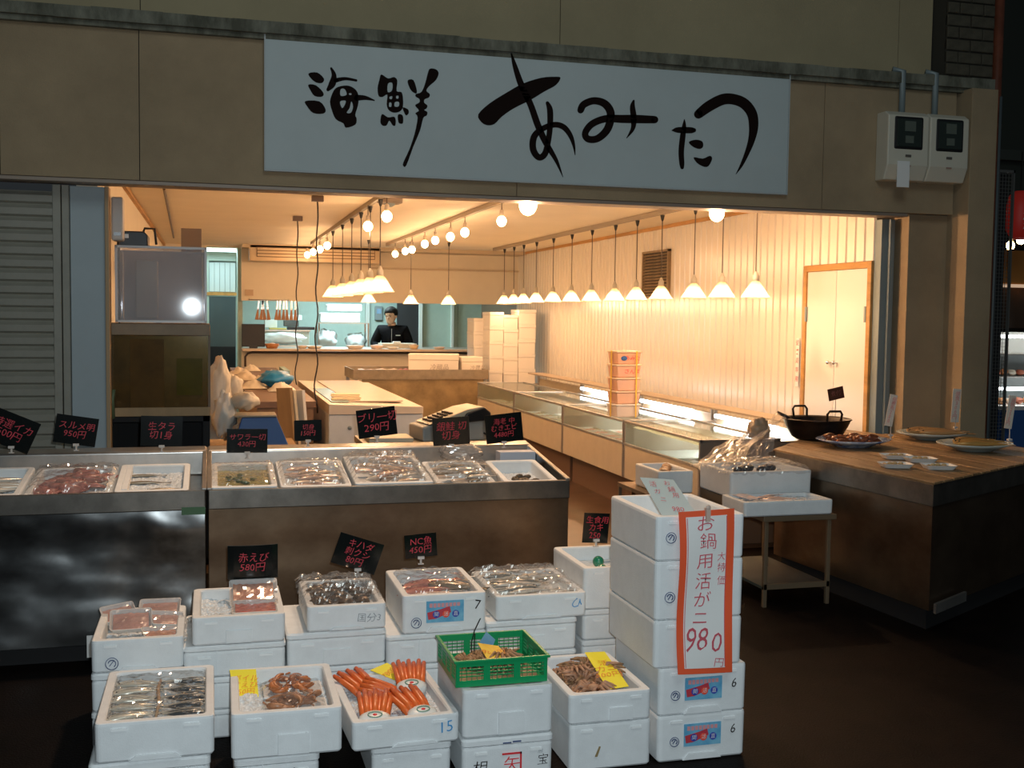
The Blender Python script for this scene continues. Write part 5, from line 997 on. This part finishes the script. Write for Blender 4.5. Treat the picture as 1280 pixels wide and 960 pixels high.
flatcard('blue_card', [(598, 806), (608, 790), (619, 800), (616, 808)], [3.88, 3.86, 3.88, 3.88], mat('sky_card', (.22, .50, .75), .5), [], .03, 'folded sky-blue paper at the back of the green basket', 'paper')
q = at(589, 802, Y=3.88); tag(MB().tube([(0, 0, -.06), (.002, 0, .0), (.012, 0, .04), (.034, 0, .085)], .0022, 5).tube([(.012, 0, -.06), (.012, 0, .0), (.014, 0, .03)], .0022, 5).build('wire_hook', black_pl), 'thin black wire hook rising from the green basket', 'wire').location = q
# ---- contents, back row
pink_f = mat('fillet_pink', (.62, .30, .24), .3, var=.3, vscale=20, coat=.3); orange_f = mat('roe_orange', (.72, .26, .12), .3, var=.35, vscale=40, bump=.3, coat=.4)
def tray(x, y, z, w, d, rz, tl, label, m, film_=True):
    t = thing('film_tray', label, 'tray', (x, y, z), rz); t.rotation_euler = (tl[0], tl[1], rz)
    MB().loft([rr(w*.86, d*.82, .01, 0), rr(w, d, .012, .024), rr(w*.97, d*.95, .010, .024), rr(w*.84, d*.78, .01, .004)]).build('tray', card_white, t)
    MB().grid(lambda u, v: ((u-.5)*w*.84, (v-.5)*d*.78, .010+.010*abs(noise.noise(Vector((u*7, v*5, x*9))))+.006*math.sin(PI*u)*math.sin(PI*v)), 12, 8).build('fillets', m, t, smooth=True)
    if film_: MB().grid(lambda u, v: ((u-.5)*w*.99, (v-.5)*d*.97, .0265+.004*noise.noise(Vector((u*6, v*8, y*9)))), 14, 10).build('film', film_dull, t)
    return t
ice(-.40, -.12, 4.23, 4.63, .345, 'crushed ice under the pink fillet trays')
for a in ((-.355, 4.58, .388, .13, .11, .25, (.35, -.1), 'far left film tray of fillets, tilted up in its foam box'), (-.20, 4.58, .398, .16, .12, -.05, (.35, 0), 'far right film tray of fillets, its film glaring white'), (-.30, 4.44, .395, .155, .12, .05, (.45, 0), 'middle left film tray of pink fillets'), (-.17, 4.46, .385, .13, .10, .2, (.3, .15), 'middle right film tray of reddish fillets'), (-.175, 4.30, .372, .16, .09, .3, (.25, .1), 'front film tray of orange fillets, slanting to the right')):
    tray(a[0], a[1], a[2], a[3], a[4], a[5], a[6], a[7], pink_f if 'orange' not in a[7] else orange_f)
blob('plastic_bag', (-.085, 4.5, .29), (.03, .05, .04), film_dull, 51, 'crumpled clear bag wedged between the two left stacks', 'bag')
ice(-.045, .245, 4.23, 4.63, .425, 'crushed ice beside the two orange trays')
tray(.165, 4.54, .452, .19, .15, 0, (.55, 0), 'upper orange roe tray standing on the tray in front of it', orange_f, True); tray(.165, 4.35, .440, .18, .13, 0, (.12, 0), 'lower orange-red tray at the front of the two-tray box', mat('roe_red', (.70, .12, .07), .3, var=.4, vscale=40, coat=.4), True)
random.seed(77)
for k in range(22): o = blob('shellfish', (.375+random.uniform(0, .25), 4.26+random.uniform(0, .34), .445+random.uniform(0, .012)), (.030, .024, .018), mat('turban_shell', (.16, .10, .06), .3, var=.5, vscale=30), 80+k, 'dark brown shellfish in the film-covered back-row box', 'shellfish', n=12); o['group'] = 'shellfish in the film-covered back-row box'
tag(bx('ice_bed', ice_m, (.378, 4.245, .405), (.634, 4.63, .447)), 'ice bed under the dark brown shellfish', 'ice', kind='stuff')
wrap(.335, .652, 4.235, 4.655, .488, 'thick glistening film bulging over the dark shellfish', 0, .022, .012, 13, hump=.012)
ice(.745, 1.03, 4.23, 4.63, .455, 'crushed ice under the red fish')
fish('red', .29, .87, 4.47, .462, .45, 'red fish in the foam box marked 7', 'red fish in the box marked 7', .24); fish('red', .26, .84, 4.36, .462, .3, 'red fish in the foam box marked 7', 'red fish in the box marked 7', .24); fish('dark', .24, .97, 4.40, .465, -.5, 'black fish lying right of the red fish', 'black fish', .30); fish('pink', .26, .86, 4.30, .462, .1, 'pinkish fish at the front of the foam box marked 7', 'pink fish', .2)
wrap(.735, 1.04, 4.225, 4.64, .498, 'wrinkled film over the red fish, gathered at its right corner', 0, .014, .02, 17, hump=.01)
for k in range(18): fish('silver' if k % 3 else 'sardine', .21, 1.17+random.uniform(0, .22), 4.25+.36*(k/18), .445+.010*(k % 3), random.uniform(-.35, .35)+PI*(k % 2), 'silver fish in the wide back-row foam box', 'silver fish in the wide back-row box', .18)
tag(bx('ice_bed', ice_m, (1.12, 4.23, .41), (1.455, 4.63, .448)), 'ice bed under the silver fish of the wide box', 'ice', kind='stuff')
wrap(1.08, 1.475, 4.22, 4.65, .488, 'sparkling film heaped over the wide box of silver fish', 0, .020, .014, 19, hump=.014)
for i, (x, y) in enumerate(((1.60, 4.36), (1.70, 4.45), (1.64, 4.52))):
    tag(MB().ball((0, 0, 0), .026, 14, 9).build('glass_float', mat('green_glass', (.02, .22, .12), .08, coat=1), smooth=True), ['green glass ball nearest the front of the half-hidden foam box', 'green glass ball at the right of the half-hidden foam box', 'green glass ball at the back of the half-hidden foam box'][i], 'glass ball').location = (x, y, .53)
tag(bx('ice_bed', ice_m, (1.51, 4.29, .42), (1.77, 4.67, .505)), 'ice bed under the green glass balls', 'ice', kind='stuff')
# price cards of the back row
card(316, 702, 4.62, 62, 43, 0, ['赤えび', '580円'], card_black, PK, 'glossy curved black price card behind the two orange trays', .30, curve=1)
card(447, 692, 4.62, 58, 40, 19, ['キハダ', '刺クシ', '80円'], card_black, PK, 'steeply tilted black price card behind the dark shellfish', .28, dx=0)
card(526, 682, 4.62, 41, 30, -4, ['NC魚', '450円'], card_black, PK, 'small black price card reading 450 yen behind the red fish', .38)
card(745, 660, 4.66, 34, 38, 4, ['生食用', 'カキ', '250'], card_black, PK, 'dark price card standing behind the tall foam stack', .27, zbase=.567)

# ================================================================ right-hand steel counter with board top
ZT = .79; P0, P1, P2, P3 = (at(x, y, Z=ZT) for x, y in ((1168, 603), (967, 561), (1065, 525), (1332, 567)))
rc = thing('corner_counter', 'large stainless counter with a slatted wooden board top at the right', 'counter', (P0.x, P0.y, 0)); o0 = Vector((P0.x, P0.y, 0))
XM, YM = 4.615, 6.955
def isect(A, B, k, v): t_ = (v-A[k])/(B[k]-A[k]); return A.lerp(B, t_)
PX = isect(P1, P2, 0, XM) if P2.x > XM else P2; PY = isect(P3, P2, 1, YM) if P2.y > YM else P2
PL = [P0, P3, PY, Vector((XM, YM, ZT)), PX, P1]
def quad(s=0):
    c = (P0+P1+P2+P3)/4; return [(p+(c-p)*s)-o0 for p in PL]
def qprism(name, s, z0, z1, m, bev=0): return MB().prism([(p.x, p.y) for p in quad(s)], z0, z1, 'Z').build(name, m, rc, bev=bev)
qprism('body', .022, .12, .68, steel_brown_refl); qprism('rim_band', .010, .66, .776, steel_rim, .004); qprism('kick_plate', .08, 0, .13, dark)
def bil(u, v): a = P0.lerp(P1, v); b = P3.lerp(P2, v); p = a.lerp(b, u); return p-o0
NS = 16
def bend_(u):
    p = bil(u, 1)
    if p.x+o0.x > XM and p.y+o0.y > YM:
        q0 = bil(u, 0); p = q0.lerp(p, (YM-o0.y-q0.y)/(p.y-q0.y))
    return p
for i in range(NS):
    a, b = i/NS+.0025, (i+1)/NS-.0025; MB().prism([(q.x, q.y) for q in (bil(a, 0), bil(b, 0), bend_(b), bend_(a))], .777, ZT-.001-.002*(i % 2), 'Z').build('board', wood_top, rc, bev=.002)
a, b = bil(.01, -.002), bil(.22, -.002); MB().prism([(a.x+.01, a.y-.0), (b.x, b.y-.0), (b.x, b.y-.02), (a.x+.01, a.y-.02)], .115, .165, 'Z').build('skirt_edge', steel_lit, rc)
# pot
q = at(1020, 549, Z=ZT); t = thing('iron_pot', 'large rusty iron pot with two loop handles and a ladle on the board counter', 'pot', (q.x, q.y, ZT))
MB().lathe([(.13, 0), (.165, .02), (.205, .09), (.225, .135), (.236, .140), (.228, .146), (.214, .135), (.195, .09), (.15, .03), (.02, .02)], 32).build('bowl', iron, t, smooth=True)
MB().lathe([(.01, .085), (.19, .085), (.19, .087), (.01, .087)], 24).build('stew', mat('stew', (.05, .05, .05), .15), t)
for s in (-1, 1): MB().tube([(-.05, s*.215, .13), (-.055, s*.225, .19), (-.04, s*.228, .21), (.04, s*.228, .21), (.055, s*.225, .19), (.05, s*.215, .13)], .008, 8).build('handle', iron, t, smooth=True)
MB().tube([(-.14, -.02, .10), (-.22, .01, .155), (-.285, .03, .185)], [.010, .011, .012], 8).build('ladle_handle', iron, t, smooth=True)
def plate(px, py, rx, ry, m, label, food=None, fm=None, nf=0, fl=''):
    q = at(px, py, Z=ZT); t = thing('serving_plate', label, 'plate', (q.x, q.y, ZT), .3)
    MB().lathe([(.12, 0), (.13, .008), (.20, .03), (.255, .048), (.250, .052), (.19, .037), (.12, .014), (.01, .012)], 32, sx=rx, sy=ry).build('plate_body', m, t, smooth=True); return q
q = plate(1066, 558, 1.0, .85, blue_china, 'blue and white platter of glazed fish in front of the iron pot'); glz = mat('glazed_fish', (.28, .08, .03), .2, var=.5, vscale=30, coat=.6)
random.seed(5)
for k in range(24): o = blob('glazed_piece', (q.x+random.uniform(-.15, .15), q.y+random.uniform(-.10, .10), ZT+.015+.014*(k//10)), (.044, .030, .022), glz, 120+k, 'glazed red-brown piece on the blue and white platter', 'food', n=10); o['group'] = 'glazed pieces on the blue platter'
q = plate(1164, 549, 1.0, .85, celadon, 'pale celadon platter with grilled fish, behind the nearer platter')
grl = fish_material('grilled_skin', (.16, .08, .035), (.42, .25, .11)); FM['grilled'] = grl
for k in range(4): fish('grilled', .33, q.x+.02+random.uniform(-.03, .03), q.y-.08+.05*k, ZT+.032+.008*(k % 2), .15*k-.4, 'grilled fish on the farther celadon platter', 'grilled fish on the farther platter', .22)
q = plate(1218, 563, 1.0, .85, celadon, 'pale celadon platter of golden fish, rightmost on the board counter'); gld = fish_material('golden_fry', (.36, .18, .05), (.50, .28, .08)); FM['golden'] = gld
for k in range(5): fish('golden', .32, q.x-.01+random.uniform(-.03, .03), q.y-.10+.045*k, ZT+.032+.008*(k % 2), .2*k-.4, 'golden fried fish on the rightmost platter', 'golden fish on the rightmost platter', .24)
for i, (px, py, lab) in enumerate(((1120, 573, 'back left'), (1119, 584, 'front left'), (1150, 577, 'middle'), (1173, 586, 'front right'))):
    q = at(px, py, Z=ZT); t = thing('small_tray', 'small white foam tray of food, %s of the four on the board counter' % lab, 'tray', (q.x, q.y, ZT), -.25)
    MB().loft([rr(.14, .095, .015, 0), rr(.175, .13, .02, .024), rr(.165, .12, .018, .024), rr(.13, .085, .012, .005)]).build('tray', card_white, t)
    MB().grid(lambda u, v: ((u-.5)*.12, (v-.5)*.075, .006+.018*abs(noise.noise(Vector((u*6, v*4, i*3))))+.006), 10, 8).build('food', mat('tray_food%d' % i, [(.45, .28, .14), (.62, .42, .22), (.5, .3, .12), (.40, .28, .12)][i], .4, var=.4, vscale=30), t, smooth=True)
    for k in range(3): MB().ball((-.03+.03*k, .01*(k % 2), .022), (.016, .012, .008), 8, 5).build('morsel', mat('morsel', (.55, .38, .18), .4), t, smooth=True)
# signs there
card(1045, 492, 6.88, 22, 15, -12, ['煮付'], brown_card, mat('dull_pink', (.35, .12, .10), .5), 'small tilted dark brown card behind the iron pot', .5, zbase=ZT)
rp_ = mat('soft_red', (.80, .22, .20), .6)
def tall(px, py, w, h, tl, ch, base, label, cap=False):
    Yc = base; q = at(px, py, Y=Yc); return card(px, py, Yc, w, h, tl, list(ch), mat('cream_card', (.80, .72, .62), .6), rp_, label, .16, zbase=ZT+.03, sp=.85)
tall(1114, 513, 11, 40, 10, '佃煮魚200', 6.35, 'narrow tilted cream card behind the blue platter'); tall(1195, 507, 12, 42, 3, '焼魚300円', 6.75, 'narrow upright cream card behind the farther celadon platter'); tall(1263, 515, 11, 42, 8, '揚物250円', 5.98, 'narrow cream card at the far right of the board counter')

# ================================================================ small table with boxes
ta, tb_ = at(957, 640, Y=5.47), at(1040, 634, Y=5.47); t = thing('metal_table', 'small metal-framed table carrying foam boxes beside the board counter', 'table', (ta.x, ta.y, 0)); TW = tb_.x-ta.x; fr = mat('frame_brown', (.22, .16, .10), .4, .4)
bx('tabletop', fr, (-.02, -.02, .485), (TW+.02, .78, .515), t, .003)
for x in (0, TW-.022):
    for y in (0, .74): bx('leg', fr, (x, y, 0), (x+.022, y+.022, .485), t, .002)
bx('lower_shelf', mat('shelf_dark', (.03, .05, .05), .5), (0, .01, .10), (TW, .75, .115), t); bx('shelf_rail', fr, (0, 0, .10), (TW, .012, .13), t)
xa, xb = at(928, 636, Y=5.46).x, at(1040, 634, Y=5.46).x
sb1 = foam_box('shallow foam tray of pale fish on the small metal table', xa, xb, 5.44, 5.73, .517, .600, handle='', lip=False); ice(xa+.03, xb-.03, 5.47, 5.70, .580, 'ice in the shallow foam tray on the metal table')
for k in range(4): fish('pink', .17, xa+.22+.05*(k % 2), 5.51+.045*k, .585, .3*k-.4, 'pale pink fish in the shallow foam tray', 'pale fish in the shallow tray', .2)
tag(bx('printed_leaflet', mat('leaflet', (.62, .45, .45), .5, col2=(.20, .35, .5), vscale=30), (-.05, -.06, 0), (.05, .06, .003)), 'small printed leaflet at the left of the shallow foam tray', 'leaflet').location = (xa+.085, 5.58, .606); bpy.data.objects['printed_leaflet'].rotation_euler = (.12, .0, .5)
xc, xd = at(912, 600, Y=5.8).x, min(3.435, at(1021, 600, Y=5.8).x); tag(bx('box_riser', fr, (xc+.01, 5.82, .517), (xd-.01, 6.2, .56)), 'low riser under the larger foam box on the metal table', 'riser')
foam_box('larger white foam box with film behind the shallow tray', xc, xd, 5.79, 6.22, .562, .715, handle='', lip=False); xe = xc-.03
tt = thing('side_shelf', 'narrow dark shelf left of the small metal table', 'shelf', (xe-.30, 6.3, 0)); bx('board', fr, (0, -.1, .50), (.28, .45, .525), tt); 
for x in (0, .26): bx('leg', fr, (x, .0, 0), (x+.02, .02, .5), tt); bx('leg', fr, (x, .42, 0), (x+.02, .44, .5), tt)
foam_box('small foam box with brown contents left of the larger film-covered one', xe-.235, xe, 6.22, 6.62, .527, .665, handle='', lip=False)
for k in range(8): o = blob('dried_fish', (xe-.17+.016*k, 6.3+.03*k, .63), (.035, .03, .02), mat('dried', (.42, .24, .12), .4, var=.3), 150+k, 'brown dried fish piece in the small foam box', 'fish', n=10); o['group'] = 'dried fish pieces in the small foam box'
for k in range(6): o = blob('dark_shell', (xc+.12+.05*k, 5.93+.03*(k % 3), .685), (.03, .03, .022), mat('blackish', (.05, .04, .04), .3), 160+k, 'dark shell under film in the larger foam box of the metal table', 'shellfish', n=10); o['group'] = 'dark shells in the larger foam box'
ice(xc+.03, xd-.03, 5.82, 6.19, .680, 'ice in the larger foam box of the metal table')
wrap(xc-.005, xd+.005, 5.78, 6.22, .728, 'loose film over the larger foam box on the metal table', 0, .014, .03, 23, hump=.01)
def sail(name, pts, label, seed):
    c = sum((Vector(p) for p in pts), Vector())/4; A, B, C_, D_ = (Vector(p)-c for p in pts)
    def f(u, v):
        p = A.lerp(B, u).lerp(D_.lerp(C_, u), v); n = noise.noise(Vector((u*5+seed, v*6, seed))); n2 = 1-2*abs(noise.noise(Vector((u*9, v*3+seed, 1)))); return p+Vector((.02*n, .05*n+.025*n2, .03*n+.02*n2))
    o = MB().grid(f, 34, 34).build(name, film_dull); o.location = c; return tag(o, label, 'wrap')
sail('plastic_wrap', [at(862, 588, Y=6.35), at(915, 586, Y=6.1), at(985, 520, Y=6.6), at(945, 530, Y=6.7)], 'large clear plastic bag standing up between the display case and the pot', 3)
sail('plastic_wrap', [at(905, 590, Y=6.25), at(960, 588, Y=6.2), at(975, 530, Y=6.5), at(930, 545, Y=6.6)], 'second clear bag folded against the wooden counter edge', 8)
blob('bagged_bundle', at(948, 552, Y=6.55), (.075, .06, .07), mat('bundle_tan', (.46, .32, .20), .4, var=.3), 33, 'tan bundle inside the standing clear bag by the pot', 'bundle')

# ================================================================ neighbouring stall at the far right
nb = 9.6
struct('wall_neighbour', MB().box(5.45, 5.50, 7.6, 21, 0, 4).box(5.5, 14, 13, 13.2, 0, 5), mat('neighbour_dark', (.020, .022, .018), .9))
struct('wall_neighbour_beam', MB().box(5.7, 14, 9.4, 9.6, 2.75, 6), mat('neighbour_beam', (.035, .042, .034), .9))
struct('trim_12', MB().box(5.9, 14, 9.3, 9.4, 3.2, 3.30).box(5.9, 14, 9.3, 9.4, 2.72, 2.78), mat('nb_trim', (.05, .06, .05), .8))
a = at(1256, 331, Y=9.2); t = thing('stall_canopy', 'orange lit fascia board of the neighbouring stall', 'board', (8.6, 9.2, 1.98)); bx('board', mat('orange_fascia', (.60, .24, .05), .5), (-1.3, 0, 0), (2, .06, .33), t); bx('lower_strip', mat('strip_lit', (.8, .6, .45), .5, emit=.5, ecol=(.9, .6, .4)), (-1.3, -.01, -.03), (2, .05, .0), t)
q = at(1275, 272, Y=8.6); t = thing('hanging_lantern', 'red hanging lantern with white characters at the right edge of the picture', 'lantern', (q.x, 8.6, q.z)); MB().lathe([(.05, .24), (.10, .20), (.125, .08), (.13, 0), (.115, -.12), (.08, -.18), (.04, -.2)], 20).build('lantern_body', mat('lantern_red', (.38, .02, .015), .5, emit=.12, ecol=(.5, .03, .02)), t, smooth=True); MB().tube([(0, 0, .24), (0, 0, .6)], .006).build('cord', black_pl, t)
for i, ch in enumerate('さかな'): txt(ch, card_white, .11, t, (-.03, -.135, .10-.10*i))
for i, (x, y, e) in enumerate(((1263, 307, 5), (1276, 300, 5))):
    q = at(x, y, Y=9.5); bare(q, 2.76, ['bare bulb under the red lantern of the neighbouring stall', 'bare bulb at the right edge above the neighbouring fascia'][i], 'bulbs of the neighbouring stall', e)
t = thing('neighbour_case', 'bright refrigerated display case of the neighbouring stall', 'display case', (8.6, 9.4, 0)); bx('base', blue_pl, (-.9, 0, 0), (2.2, .9, .72), t); bx('deck', card_white, (-.9, .0, .72), (2.2, .9, .76), t); bx('back_panel', mat('nb_back', (.45, .5, .5), .4), (-.9, .88, .76), (2.2, .92, 1.5), t)
for z in (1.02, 1.26): bx('glass_shelf', steel_lit, (-.9, .45, z), (2.2, .88, z+.015), t)
MB().tube([(-.9, .1, .93), (2.2, .1, .93)], .016, 8).build('light_tube', tube_m, t); MB().tube([(-.9, .4, 1.46), (2.2, .4, 1.46)], .016, 8).build('light_tube', tube_m, t); lamp('neighbour_light', 'AREA', (8.9, 9.6, 1.9), 12, (1, .95, .85), 1.0)
random.seed(6)
for k in range(18):
    x = 7.85+.10*(k % 9); z = .762 if k < 9 else 1.037; o = blob('wrapped_food', (x, 9.95 if k > 8 else 9.6, z), (.045, .05, .035), mat('nbf%d' % (k % 3), [(.55, .25, .1), (.65, .6, .5), (.45, .14, .08)][k % 3], .4), 200+k, 'wrapped food pack on the %s level of the neighbouring stall case' % ('lower' if k < 9 else 'middle'), 'food', n=10); o['group'] = 'food packs on the %s level of the neighbouring case' % ('lower' if k < 9 else 'middle')
t = thing('noren_curtain', 'dark hanging cloth below the orange fascia of the neighbouring stall', 'curtain', (8.4, 9.3, 1.55)); MB().grid(lambda u, v: (-1.1+2.4*u, .02*math.sin(u*40), .40*v), 60, 4).build('cloth', mat('noren', (.06, .035, .02), .8), t)
